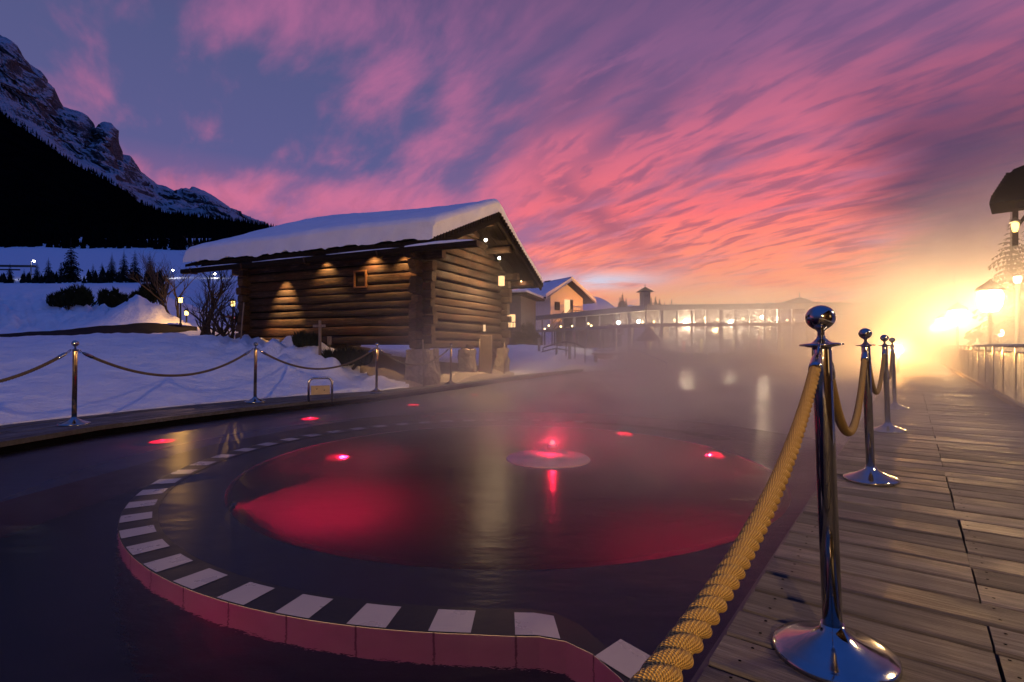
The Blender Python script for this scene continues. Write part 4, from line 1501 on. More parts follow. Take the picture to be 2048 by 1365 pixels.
v = P(971, 747, 15.6)
b = MB()
for k in range(8):
    z = 1.12 * k / 7; w = .20 - .012 * k / 7
    b.v += [(-w - .01 * math.sin(k), -.055, z), (w, -.06, z), (w - .008 * (k % 2), .06, z), (-w, .055, z)]
for k in range(7):
    for j in range(4):
        b.face((4 * k + j, 4 * k + (j + 1) % 4, 4 * k + 4 + (j + 1) % 4, 4 * k + 4 + j))
b.face((28, 29, 30, 31)); b.face((3, 2, 1, 0))
o = bevel(b.build('upright_plank', M['wood_post']), .015); o.location = v; o.rotation_euler = (0.02, .02, -.25)
tag(o, 'thick upright plank standing in front of the barn gable', 'plank')
for px, py, Y, h, lab in [(848, 764, 12.2, .98, 'thin rusty stake leaning in front of the big corner pier'), (958, 748, 15.2, 1.0, 'thin stake beside the upright plank'), (1008, 745, 16.4, .95, 'thin pale stake at the right corner of the barn'), (480, 690, 13.0, 1.05, 'slanting thin stake in the snow left of the barn wall')]:
    v = P(px, py, Y); b = MB(); ln = .10 if px == 480 else random.uniform(-.03, .03)
    b.tube([(0, 0, -.2), (ln * .5, 0, h * .5), (ln, 0, h)], [.02, .018, .014], 7); o = b.build('stake', M['wood_post']); o.location = v
    tag(o, lab, 'stake', 'thin stakes round the barn')
# wooden signpost with crossbar
v = P(640, 716, 12.1)
root = thing('signpost', 'weathered wooden signpost with a short crossbar before the barn wall', 'signpost', v, -.3)
b = MB(); b.box((-.028, -.022, -.3), (.028, .022, .86)); bevel(b.build('post', M['wood_post'], root), .006)
b = MB(); b.box((-.17, -.038, .70), (.17, -.023, .76)); bevel(b.build('crossbar', M['wood_post'], root), .005)
v = P(659, 690, 12.4)
root = thing('marker_board', 'small pale board on a stake beside the wooden signpost', 'board', v)
b = MB(); b.box((-.05, -.012, 0), (.05, .012, .20)); b.build('board', M['wood_post'], root)
b = MB(); b.box((-.012, .013, -.5), (.012, .03, .1)); b.build('stake', M['wood_post'], root)
# ------------------------------------------------------------------ trees, shrubs, lamps and buildings
def spruce_mesh(h, seed, dense=1.0, mat='needle'):
    """returns (trunk, crown) meshes: tiers of drooping ragged boughs"""
    rr = random.Random(seed)
    t = MB(); t.tube([(0, 0, 0), (.02 * h * .1, 0, h * .5), (0, 0, h)], [h * .018, h * .010, h * .002], 7)
    c = MB(); tiers = int(30 * dense)
    for i in range(tiers):
        f = i / (tiers - 1); z = h * (.08 + .90 * f); R = h * .27 * (1 - f) ** .85 * rr.uniform(.75, 1.15) + h * .006
        nb = max(4, int(11 * (1 - f * .6)))
        a0 = rr.random() * 6.28
        for k in range(nb):
            a = a0 + 6.283 * k / nb + rr.uniform(-.25, .25); r = R * rr.uniform(.6, 1.12)
            d = Vector((math.cos(a), math.sin(a), 0)); sd = Vector((-d.y, d.x, 0))
            droop = rr.uniform(.25, .5)
            segs = 5
            for j in range(segs):
                u0, u1 = j / segs, (j + 1) / segs
                p0 = d * r * u0 + Vector((0, 0, z + r * .18 * u0 - r * droop * u0 * u0 * 1.4)); p1 = d * r * u1 + Vector((0, 0, z + r * .18 * u1 - r * droop * u1 * u1 * 1.4))
                w = r * .36 * (1 - u0 * .6)
                for sgn in (-1, 1):
                    q = p0.lerp(p1, .7) + sd * sgn * w * rr.uniform(.6, 1.2) + Vector((0, 0, -w * rr.uniform(.2, .6)))
                    i3 = [c.vert(p) for p in (p0, p1, q)]; c.face(i3)
                i3 = [c.vert(p) for p in (p0, p1, p0.lerp(p1, .5) + Vector((rr.uniform(-.3, .3) * w, rr.uniform(-.3, .3) * w, -w * rr.uniform(.5, 1.1))))]; c.face(i3)
    return t, c


def spruce(label, loc, h, seed, group, mat='needle', dense=1.0):
    root = thing('spruce_tree', label, 'tree', loc, group=group)
    t, c = spruce_mesh(h, seed, dense)
    t.build('trunk', M['bark'], root); c.build('crown', M[mat], root)
    return root


ROW = 'spruce trees in a row behind the snow bank'
sp_protos = [spruce('tallest spruce in the dark row, standing against the blue field', P(142, 580, 84), 8.3, 11, ROW),
             spruce('slim spruce right beside the white street lamp', P(74, 580, 82), 4.4, 12, ROW),
             spruce('broad low spruce at the left end of the dark row', P(20, 582, 80), 4.2, 13, ROW)]
row = [(97, 580, 82, 1, 1.15, 'spruce with a forked outline between the street lamp and the tallest tree'), (122, 580, 86, 2, 1.1, 'bushy spruce pressed against the left side of the tallest tree'),
       (186, 582, 80, 2, 1.0, 'low spruce first right of the tallest tree'), (204, 580, 82, 1, 1.0, 'narrow spruce with a pointed top, second right of the tallest tree'),
       (224, 582, 84, 0, .74, 'second tallest spruce in the dark row'), (248, 582, 84, 0, .80, 'spruce with a wide skirt beside the second tallest tree'),
       (270, 584, 80, 1, 1.45, 'slender spruce behind the bare bushes'), (300, 586, 82, 0, .78, 'spruce overlapping the bare bushes left of the barn'), (48, 582, 84, 2, .85, 'stunted spruce left of the street lamp')]
for px, py, Y, k, s, lab in row:
    copy_thing(sp_protos[k], P(px, py, Y), lab, random.random() * 6, s)
# conifers in the afterglow beyond the pavilion
G2 = 'spruce trees on the skyline beyond the pavilion'
s2 = spruce('pair-topped dark spruce standing alone left of the tower', P(1245, 616, 120), 3.7, 31, G2, dense=.7)
for px, yt, lab in [(1240, 590, 'smaller spruce crowding the lone spruce left of the tower'), (1252, 594, 'low spruce on the tower side of the lone spruce'), (1302, 592, 'spruce touching the right side of the tower'), (1311, 589, 'tall spruce nearest right of the tower'), (1319, 595, 'short spruce in the middle of the skyline clump'), (1329, 601, 'stunted spruce in the gap of the skyline clump'), (1343, 597, 'last spruce at the right end of the skyline clump'), (1352, 603, 'little spruce trailing after the skyline clump')]:
    sc_ = (617 - yt) / 33.0
    copy_thing(s2, P(px, 617, 120 + random.uniform(-6, 6)), lab, random.random() * 6, sc_)
# conifers behind the steam on the right
G3 = 'conifers in the golden steam by the boardwalk'
s3 = spruce('tall conifer in the golden steam below the timber roof', P(2022, 690, 17), 4.3, 41, G3, dense=.9)
for px, Y, s, lab in [(1992, 40, 1.6, 'narrow conifer in the golden steam left of the timber roof'), (1908, 36, 1.25, 'faint conifer ghosted in the steam above the street lamps'), (2056, 19, 1.1, 'conifer at the right edge in the golden steam')]:
    copy_thing(s3, P(px, 700, Y), lab, 1.3, s)


def hedge():
    b = MB(); rr = random.Random(19)
    for k in range(120):
        px = rr.uniform(-120, 335); v = P(px, 574, rr.uniform(78, 90)); h = rr.uniform(1.5, 3.2) * (1.0 if px > 170 else .8)
        cone_tree(b, v, h, h * .30, 7)
    tag(b.build('hedge', M['needle']), 'dark ragged hedge of young conifers along the foot of the blue snow field', 'hedge')


hedge()


def shrub(label, loc, blobs, seed, n=900, name='pine_shrub'):
    """dwarf mountain pine: upright tufts of needles on short stems"""
    rr = random.Random(seed); root = thing(name, label, 'shrub', loc, group='dark pine shrubs in the snow')
    s = MB(); c = MB()
    for (bx, by, bz, r, hh) in blobs:
        s.tube([(bx * .4, by * .4, -.15), (bx * .8, by, bz * .5), (bx, by, bz)], [.045, .035, .02], 6)
        for k in range(n // len(blobs)):
            u = Vector((rr.gauss(0, 1), rr.gauss(0, 1), rr.gauss(0, 1))).normalized() * rr.uniform(.35, 1.0) ** .6
            p = Vector((bx + u.x * r, by + u.y * r, bz + u.z * hh))
            d = (Vector((u.x * .5, u.y * .5, .9)) + Vector((rr.uniform(-.4, .4), rr.uniform(-.4, .4), 0))).normalized()
            w = d.cross(Vector((rr.uniform(-1, 1), rr.uniform(-1, 1), .1))).normalized() * rr.uniform(.012, .03)
            L = rr.uniform(.10, .22)
            i3 = [c.vert(q) for q in (p - w, p + w, p + d * L)]; c.face(i3)
            w2 = d.cross(w).normalized() * w.length
            i3 = [c.vert(q) for q in (p - w2, p + w2, p + d * L * .9)]; c.face(i3)
    s.build('stem', M['bark'], root); c.build('foliage', M['shrub_leaf'], root)
    return root


def on_ground(px, py, Y, sink=.05):
    v = P(px, py, Y); v.z = ground_z(v.x, v.y) - sink; return v


shrub('wide dark pine shrub alone on the upper snow bank', on_ground(143, 618, 22), [(-.62, 0, .28, .32, .30), (-.2, 0, .38, .38, .40), (.22, .1, .52, .40, .45), (.5, 0, .40, .32, .36), (0, .2, .25, .75, .25)], 3, 2600)
shrub('three-armed leaning pine shrub on the upper snow bank', on_ground(226, 620, 21.5), [(-.36, 0, .50, .20, .42), (-.12, 0, .30, .26, .3), (.10, 0, .52, .18, .44), (.42, 0, .40, .17, .32), (0, .1, .15, .5, .16)], 4, 2200)
shrub('pine shrub half hidden behind the lamplit snow mound', on_ground(290, 606, 21), [(-.3, 0, .25, .25, .25), (.1, 0, .45, .28, .40), (.45, .1, .55, .28, .5)], 5, 1800)
shrub('low evergreen shrub under the near end of the long wall', on_ground(684, 722, 12.3, .0), [(-.25, 0, .14, .25, .14), (.1, 0, .16, .28, .17), (.45, 0, .12, .22, .13)], 6, 1500)
shrub('small evergreen sprig in the snow below the marker board', on_ground(604, 700, 12.35, .0), [(0, 0, .12, .2, .15), (.25, 0, .10, .16, .11)], 8, 800)


def bare_tree(label, loc, h, seed, spread=.6, stems=1):
    rr = random.Random(seed); root = thing('bare_tree', label, 'tree', loc, group='bare bushes left of the barn')
    t = MB(); c = MB()

    def grow(p, d, L, r, lvl):
        pts = [p]; q = p.copy(); dd = d.copy(); n = 4
        for k in range(n):
            dd = (dd + Vector((rr.uniform(-.22, .22), rr.uniform(-.22, .22), rr.uniform(-.05, .14)))).normalized()
            q = q + dd * L / n; pts.append(q.copy())
        (t if lvl < 2 else c).tube(pts, [r * (1 - .45 * k / n) for k in range(n + 1)], 6 if lvl < 2 else 4, caps=False)
        if lvl >= 5:
            return
        for k in range(3 if lvl < 3 else 2):
            a = pts[rr.randint(2, 4)]
            nd = (dd * .8 + Vector((rr.uniform(-1, 1), rr.uniform(-1, 1), rr.uniform(-.15, .6))) * spread).normalized()
            grow(a.copy(), nd, L * rr.uniform(.55, .8), r * .52, lvl + 1)
    for k in range(stems):
        a = 6.28 * k / max(1, stems)
        grow(Vector((.08 * math.cos(a), .08 * math.sin(a), -.2)), Vector((rr.uniform(-.3, .3), rr.uniform(-.3, .3), 1)).normalized(), h * .36, .045 + .012 * h * .3, 0)
    t.build('trunk', M['bark'], root); c.build('twigs', M['twig'], root)


bare_tree('tallest bare bush, its twigs crossing the snowy end of the barn roof', on_ground(404, 668, 16.2), 3.4, 2, .62, 3)
bare_tree('bare bush between the two garden lamps', on_ground(428, 672, 15.6), 2.3, 5, .75, 4)
bare_tree('low dense bare bush close to the barn end', on_ground(462, 676, 15.4), 1.8, 9, .8, 4)
bare_tree('thin bare bush behind the left garden lamp', on_ground(352, 648, 19.5), 2.6, 12, .6, 2)
bare_tree('leaning bare bush just left of the left garden lamp', on_ground(322, 640, 21), 2.9, 15, .6, 3)


def garden_lamp(label, loc, h, pw):
    root = thing('garden_lamp', label, 'lamp', loc, group='amber garden lamps left of the barn')
    b = MB(); b.lathe([(.05, -.2), (.05, .05), (.03, .08), (.026, h - .02), (.05, h)], seg=12); b.build('post', M['dark_metal'], root)
    b = MB(); b.lathe([(.05, h), (.06, h + .04), (.06, h + .12), (.05, h + .16)], seg=14); b.build('glass', M['glass_amber'], root)
    b = MB(); b.lathe([(.09, h + .16), (.08, h + .19), (.03, h + .23), (.001, h + .25)], seg=14); b.build('cap', M['dark_metal'], root)
    lamp('POINT', 'lamp_glow', (0, 0, h + .10), pw, AMBER, root, .0)
    return root


v = on_ground(361, 650, 18.0, 0); garden_lamp('bright amber garden lamp beside the lamplit snow mound', v, P(361, 606, 18.0).z - v.z, 75)
v = on_ground(466, 660, 17.0, 0); garden_lamp('amber garden lamp just left of the barn wall', v, P(466, 613, 17.0).z - v.z, 16)
v = on_ground(373, 650, 19.5, 0); garden_lamp('dim low amber lamp behind the bright garden lamp', v, P(373, 631, 19.5).z - v.z, 2)


def street_lamp_far(label, loc, h, pw, color, glass):
    root = thing('street_lamp', label, 'street lamp', loc, group='cold street lamps in the valley')
    b = MB(); b.tube([(0, 0, -1), (0, 0, h), (.5, 0, h + .25)], [.09, .07, .06], 7); b.build('pole', M['dark_metal'], root)
    b = MB(); b.sphere((.5, 0, h + .1), .15, 10, 6); b.build('globe', M[glass], root)
    lamp('POINT', 'lamp_glow', (.5, 0, h - .25), pw, color, root, .0)


for px, py, lab in [(62, 523, 'cold white street lamp on the far road above the spruce row'), (340, 541, 'small far street lamp seen under the end of the barn roof'), (424, 548, 'pale blue street lamp seen through the bare twigs'), (424, 560, 'dim far street lamp below the pale blue one')]:
    v = P(px, py, 92); base = P(px, 585, 92); street_lamp_far(lab, base, v.z - base.z - .1, 260 if px < 100 else 90, COOL, 'glass_white')
# far road edge by the lamp
b = MB(); rows = [[P(px, 529 + .02 * (px + 200) * 0 + (2 if k else 0), 95 + k) + Vector((0, 0, -1.2)) for k in range(2)] for px in range(-300, 71, 20)]
b.bar(P(-300, 529, 96), P(70, 533, 96), .5, .35); b.bar(P(-300, 537, 97), P(40, 540, 97), .15, .25)
tag(b.build('road_barrier', M['dark_metal']), 'low dark barrier along the far road beneath the white street lamp', 'barrier')



# ------------------------------------------------------------------ house beyond the barn
def house():
    Yc = 44.0; c = P(1101, 632, Yc)
    base = -.4; zc = lambda py, Y=Yc: EYE - (py - HZ) / F * Y
    root = thing('house', 'white house with snowy roof and orange lamplit gable beyond the barn', 'house', (c.x, c.y, 0), math.radians(-54))
    W, D = 1.85, 5.2; ze, zr = 5.05, 6.25
    b = MB(); b.box((-D, .0, base), (0, W * 2, ze)); b.build('wall', M['render_white'], root)
    # gable wall faces +x: triangle above
    b = MB(); i = [b.vert(p) for p in ((0.003, 0, base), (.003, W * 2, base), (.003, W * 2, ze), (.003, W * .92, zr), (.003, 0, ze))]; b.face(i)
    i = [b.vert(p) for p in ((-D, 0, ze), (-D, W * 2, ze), (-D, W * .92, zr))]; b.face(i[::-1])
    b.build('gable', M['render_white'], root)
    rf = None
    for nm, up, th, mat in (('roof', .06, .12, 'roof_wood'), ('roof_snow', .20, .26, 'roof_snow')):
        m = MB()
        o = .75; prof = [(-1.0, ze - .28), (W * .92, zr + .10), (W * 2 + .8, ze - .42)]
        xs = [-D - .4, -D * .5, o]
        rows = [[(x, y, z + up + th / 2) for y, z in prof] for x in xs]; rowl = [[(x, y, z + up - th / 2) for y, z in prof] for x in xs]
        it = m.grid(rows, smooth=False); il = m.grid([r for r in rowl][::-1], smooth=False)[::-1]
        for a, d in ((it[-1], il[-1]), (it[0][::-1], il[0][::-1])):
            for k in range(2):
                m.face((a[k], d[k], d[k + 1], a[k + 1]))
        for k in range(2):
            m.face((it[k][0], it[k + 1][0], il[k + 1][0], il[k][0])); m.face((it[k + 1][2], it[k][2], il[k][2], il[k + 1][2]))
        if nm == 'roof':
            rf = m.build(nm, M[mat], root)
        else:
            bevel(m.build(nm, M[mat], rf), .09, 3, 30)
    b = MB(); b.box((-2.6, W * .80, zr), (-1.9, W * 1.04, zr + .42)); b.build('chimney', M['render_dark'], rf)
    # door with balcony and outside stair on the gable
    b = MB(); b.box((.006, 1.55, 3.0), (.05, 2.15, 4.85)); b.build('door', M['lit_pane'], root)
    b = MB(); b.box((.006, 2.2, 3.0), (.06, 2.5, 4.85)); b.build('shutter', M['roof_wood'], root)
    b = MB(); b.box((.006, .45, 3.9), (.05, 1.0, 4.6)); wn = b.build('window', M['roof_wood'], root)
    b = MB(); b.box((-3.0, -.05, 1.1), (-1.9, -.004, 1.9)); b.build('window', M['roof_wood'], root)
    b = MB(); b.box((.01, 1.3, 2.82), (.9, 3.4, 2.96)); bal = b.build('balcony', M['dark_metal'], root)
    r = MB(); r.bar((.87, 1.3, 3.9), (.87, 3.4, 3.9), .06); r.bar((.05, 3.37, 3.9), (.9, 3.37, 3.9), .06)
    for k in range(16):
        y = 1.35 + 2.0 * k / 15; r.bar((.87, y, 2.95), (.87, y, 3.9), .03)
    r.build('balcony_rail', M['dark_metal'], bal)
    s = MB()
    for k in range(12):
        z = 2.85 - .24 * k; y = 1.2 - .27 * k; s.box((.2, y - .15, z - .04), (.9, y + .13, z))
    for x in (.2, .9):
        s.bar((x, 1.3, 2.8), (x, -2.0, -.1), .06, .2); s.bar((x, 1.3, 3.85), (x, -2.0, .95), .05)
        for k in range(7):
            y = 1.3 - 3.3 * k / 6; z = 2.8 - 2.9 * k / 6; s.bar((x, y, z), (x, y, z + 1.05), .03)
    s.build('outside_stair', M['dark_metal'], root)
    b = MB(); b.tube([(-D + .3, -.9, 4.7), (-D + .3, -.1, 4.2), (-D + .3, -.08, base)], .06, 6); b.build('downpipe', M['dark_metal'], root)
    b = MB(); b.sphere((2.2, 3.5, 2.1), .10, 10, 6); b.build('wall_lamp', M['glass_warm'], root)
    lamp('POINT', 'wall_lamp_glow', (2.4, 2.9, 3.2), 650, (1, .30, .02), root, .0)
    lamp('POINT', 'wall_lamp_glow', (-1.5, -3.5, 1.0), 25, WARM, root, .0)


house()
# second building, dark with a lit balcony, just behind the barn's right corner
v = P(1000, 640, 33)
root = thing('outbuilding', 'dark building with a lit window between the barn and the white house', 'building', (v.x, v.y, 0), math.radians(-16))
b = MB(); b.box((-3, 0, -.3), (1.35, 4, 4.0)); b.build('wall', M['render_dark'], root)
b = MB(); b.box((-3.4, -.6, 4.0), (1.9, 4.4, 4.15)); rf = b.build('roof', M['roof_wood'], root)
b = MB(); b.box((-3.35, -.55, 4.153), (1.85, 4.35, 4.35)); bevel(b.build('roof_snow', M['roof_snow'], rf), .08, 3)
b = MB(); b.box((.02, -.05, 2.05), (1.0, -.004, 2.85)); b.build('window', M['lit_pane'], root)
b = MB()
for k in range(9):
    b.bar((-.4 + k * .2, -.5, 1.75), (-.4 + k * .2, -.5, 2.35), .03)
b.bar((-.5, -.5, 2.35), (1.4, -.5, 2.35), .05); b.box((-.5, -.55, 1.68), (1.4, -.01, 1.75)); b.build('balcony', M['dark_metal'], root)

# snow mound right of the white house
b = MB(); c = P(1200, 640, 56); rows = []
for i in range(25):
    r = []
    for j in range(17):
        u, w = i / 24 * 2 - 1, j / 16 * 2 - 1
        hgt = max(0, math.cos(u * 1.5708)) ** .8 * max(0, math.cos(w * 1.5708)) ** .6
        hgt *= 1.0 - .28 * u
        r.append((c.x + u * 5.2, c.y + w * 5, -.6 + 6.6 * hgt + .1 * noise.noise((u * 3, w * 3, 1))))
    rows.append(r)
b.grid(rows[::-1]); o = b.build('snow_mound', M['roof_snow']); struct(o)

# tower on the skyline
c = P(1290, 617, 118)
root = thing('tower', 'slender square tower with a small pointed roof on the skyline', 'tower', (c.x, c.y, 0), .3)
zt = P(1290, 586, 118).z; s = .85
b = MB(); b.box((-s, -s, -2), (s, s, zt)); b.build('shaft', M['render_dark'], root)
b = MB()
for k in range(3):
    b.box((-s + .25 + k * .5, -s - .03, zt - 1.1), (-s + .5 + k * .5, -s - .004, zt - .3))
b.build('belfry_opening', M['roof_wood'], root)
b = MB(); e = s * 1.75; i = [b.vert(p) for p in ((-e, -e, zt + .15), (e, -e, zt + .15), (e, e, zt + .15), (-e, e, zt + .15), (0, 0, zt + 1.35))]
for k in range(4):
    b.face((i[k], i[(k + 1) % 4], i[4]))
b.face((i[3], i[2], i[1], i[0])); rf = b.build('roof', M['roof_wood'], root)
b = MB(); b.tube([(0, 0, zt + 1.3), (0, 0, zt + 1.9)], .06, 6); b.build('finial', M['dark_metal'], rf)


# ------------------------------------------------------------------ glass pavilion along the far side of the pool
def pavilion():
    A = P(1048, 700, 39.5); B_ = P(1292, 706, 27.6); Cc = P(1640, 706, 29.5)
    A.z = B_.z = Cc.z = 0
    zf = .55
    root = thing('glass_pavilion', 'long white-framed glass pavilion full of lamps across the pool', 'pavilion', B_)
    o = B_
    A, Bq, C_ = A - o, Vector((0, 0, 0)), Cc - o
    out1 = Vector((-(A - Bq).y, (A - Bq).x, 0)).normalized()
    if out1.y > 0:
        out1 = -out1

    def Z(py, Y):
        return EYE - (py - HZ) / F * Y
    segs = [(Bq, A, 10, Z(616, 27.6), Z(639, 39.5), Z(651, 27.6), Z(664, 39.5)), (Bq, C_, 12, Z(616, 27.6), Z(612, 29.5), Z(651, 27.6), Z(648, 29.5))]
    b = MB(); i = [b.vert(p + Vector((0, 0, zf - .05))) for p in (A, Bq, C_, C_ + Vector((0, 9, 0)), A + Vector((4, 8, 0)))]; b.face(i); b.build('floor', M['stone'], root)
    for si, (p0, p1, n, zt0, zt1, zm0, zm1) in enumerate(segs):
        d = (p1 - p0); up = Vector((0, 0, 1)); nrm = Vector((d.y, -d.x, 0)).normalized()
        if nrm.y < 0:
            nrm = -nrm                                       # points into the building
        f = MB(); f.bar(p0 + up * zt0, p1 + up * zt1, .16, .30); f.build('fascia', M['paint_white'], root)
        f = MB(); f.bar(p0 + up * zm0, p1 + up * zm1, .12, .18); f.build('beam', M['paint_white'], root)
        for k in range(n + 1):
            t = k / n; p = p0.lerp(p1, t)
            if si and k == 0:
                continue
            m = MB(); w = .16 if k % 4 == 1 else .09
            m.box((p.x - w / 2, p.y - w / 2, zf - .3), (p.x + w / 2, p.y + w / 2, lerp(zt0, zt1, t) - .16)); m.build('post', M['paint_white'], root)
        # sloping glass canopy behind the fascia with its rafters
        g = MB(); g.quad(p0 + up * (zt0 - .02), p1 + up * (zt1 - .02), p1 + nrm * 3.4 + up * (zt1 + .25), p0 + nrm * 3.4 + up * (zt0 + .25)); g.build('canopy_glass', M['glass'], root)
        r = MB()
        for k in range(n * 2 + 1):
            t = k / (n * 2); p = p0.lerp(p1, t)
            r.bar(p + up * (lerp(zt0, zt1, t) - .10), p + nrm * 3.4 + up * (lerp(zt0, zt1, t) + .18), .05, .09)
        r.build('rafter_frame', M['paint_white'], root)
        g = MB(); q = nrm * .10
        g.quad(p0 + q + up * zf, p1 + q + up * zf, p1 + q + up * (zm1 - .09), p0 + q + up * (zm0 - .09)); g.build('glazing', M['glass'], root)
        bk = MB(); bk.quad(p0 + nrm * 3.5 + up * zf, p1 + nrm * 3.5 + up * zf, p1 + nrm * 3.5 + up * (zt1 + .2), p0 + nrm * 3.5 + up * (zt0 + .2)); bk.build('back_wall', M['back_panel'], root)
        # lamps under the canopy, seen as a string of bulbs
        for k in range(n):
            t = (k + .5) / n; p = p0.lerp(p1, t) + nrm * random.uniform(.6, 1.6) + up * (lerp(zm0, zm1, t) + random.uniform(.18, .42))
            m = MB(); big = (si == 0 and k in (1, 2)) or (si == 1 and k in (3, 6, 8))
            m.sphere(p, .10 if big else .06, 10, 6)
            m.build('ceiling_lamp', M['glass_white'] if big else M['glass_warm'], root)
            if k % 2 == 0 or big:
                lamp('POINT', 'ceiling_lamp_glow', p - up * .12, 1300 if (big and si) else (160 if big else 36), (1, .74, .46) if big else (1, .62, .30), root, .0)
        # things glowing inside: tall lamps and lit panels
        for k in range(n):
            t = (k + .45) / n; p = p0.lerp(p1, t) + nrm * random.uniform(1.4, 2.8)
            if k % 2:
                m = MB(); hh = random.uniform(.5, 1.0); m.lathe([(.06, zf), (.08, zf + .1), (.075, zf + hh), (.05, zf + hh + .05)], p, 10); m.build('floor_lamp', M['lit_yellow'] if random.random() < .8 else M['lit_red'], root)
            if k % 3 == 1:
                m = MB(); p = p0.lerp(p1, t) + nrm * 3.44
                tt = d.normalized(); m.bar(p + up * (zf + 1.2), p + tt * .8 + up * (zf + 1.2), .04, .9); m.build('lit_panel', M['lit_pane'], root)
    return o, A, C_


pavilion()
shrub('dark evergreen bush beside the left end of the glass pavilion', Vector((P(1052, 700, 29).x, 29, .6)), [(-.4, 0, .5, .45, .5), (.1, 0, .9, .45, .7), (.5, .2, .5, .4, .5)], 21, 2200)
# pot plants inside the glazing
rr = random.Random(77)
for k, (px, Y, lab) in enumerate([(1098, 38.5, 'leafy pot plant behind the left end of the pavilion glass'), (1142, 36, 'leafy pot plant in the pavilion by the double post'), (1212, 33, 'tall pot plant left of the lit panels in the pavilion'), (1262, 31, 'bushy pot plant near the corner of the pavilion'), (1345, 31, 'steam-veiled pot plant right of the pavilion corner')]):
    v = P(px, 700, Y); v.z = .5
    root = thing('pot_plant', lab, 'plant', v, group='pot plants in the pavilion')
    b = MB(); b.lathe([(.18, 0), (.26, .42), (.28, .45), (.24, .45)], seg=14); b.build('pot', M['terracotta'], root)
    c = MB()
    for j in range(360):
        u = Vector((rr.gauss(0, .32), rr.gauss(0, .32), .95 + rr.gauss(0, .36))); d = Vector((rr.uniform(-1, 1), rr.uniform(-1, 1), rr.uniform(-.3, 1))).normalized(); w = d.cross(Vector((0, .3, 1))).normalized() * .04
        i = [c.vert(q) for q in (u, u + d * .1 + w, u + d * .24, u + d * .1 - w)]; c.face(i)
    c.build('foliage', M['shrub_leaf'], root)

# parasol, planter, bench, footbridge rail and handrail between pool and pavilion
v = P(1298, 705, 27); v.z = .3
root = thing('closed_pavilion_parasol', 'dark pointed parasol roof beside the pavilion corner', 'parasol', v)
b = MB(); b.tube([(0, 0, 0), (0, 0, 1.5)], .04, 8); b.build('pole', M['paint_white'], root)
b = MB(); b.lathe([(.72, .85), (.70, .9), (.33, 1.25), (.02, 1.6)], seg=8, smooth=False); b.build('canopy', M['frame_wood'], root)
root['label'] = 'dark pointed parasol standing by the corner of the pavilion'; root.name = 'parasol'
v = P(1208, 712, 26.5); v.z = ground_z(v.x, v.y)
root = thing('planter', 'pinkish box planter on the snow before the pavilion', 'planter', v, .1)
b = MB(); b.box((-.45, -.25, 0), (.45, .25, .42)); bevel(b.build('box', M['terracotta'], root), .03)
b = MB(); b.box((-.50, -.30, .423), (.50, .30, .50)); bevel(b.build('snow_cap', M['roof_snow'], root), .03, 3)
v = P(1216, 722, 25); v.z = ground_z(v.x, v.y)
root = thing('bench', 'snow-topped bench at the far edge of the pool', 'bench', v, .1)
b = MB(); b.box((-.75, -.2, .40), (.75, .2, .46)); b.build('seat', M['wood_post'], root)
for sx in (-.6, .6):
    b = MB(); b.box((sx - .05, -.18, -.05), (sx + .05, .18, .398)); b.build('leg', M['dark_metal'], root)
b = MB(); b.box((-.72, -.18, .463), (.72, .18, .56)); bevel(b.build('snow_cap', M['roof_snow'], root), .04, 3)


def rail(name, label, cat, pts, posts, r=.03, group=None):
    o = Vector(pts[0]); root = thing(name, label, cat, o, group=group)
    b = MB(); b.tube([Vector(p) - o for p in pts], r, 8); b.build('rail', M['dark_metal'], root)
    for p, h in posts:
        b = MB(); p = Vector(p) - o; b.tube([p - Vector((0, 0, h)), p], r * .9, 7); b.build('post', M['dark_metal'], root)


pts = [P(1086, 696, 25), P(1114, 687, 24.6), P(1132, 684, 24.4), P(1150, 687, 24.2), P(1170, 697, 24)]
rail('bridge_rail', 'arched dark handrail of the little footbridge in the snow', 'handrail', pts, [(p, .95) for p in pts])
pts = [P(1084, 704, 24), P(1112, 697, 23.7), P(1140, 702, 23.4)]
rail('bridge_rail', 'lower curved rail on the near side of the footbridge', 'handrail', pts, [(p, .7) for p in pts])
pts = [P(1257, 716, 24), P(1257, 698, 24), P(1268, 697, 23.6), P(1333, 726, 20)]
rail('pool_handrail', 'sloping steel handrail going down into the far end of the pool', 'handrail', pts, [(P(1333, 726, 20), .9)])
# pale post standing in the snow before the footbridge
for px, yb, yt, Y, lab in [(1139, 730, 688, 23, 'square white post in the snow before the footbridge'), (1078, 720, 676, 25, 'thin white post in the snow left of the footbridge')]:
    v = P(px, yb, Y); b = MB(); b.box((-.06, -.06, -.2), (.06, .06, (yb - yt) / F * Y)); o = bevel(b.build('white_post', M['paint_white']), .01); o.location = v; tag(o, lab, 'post')


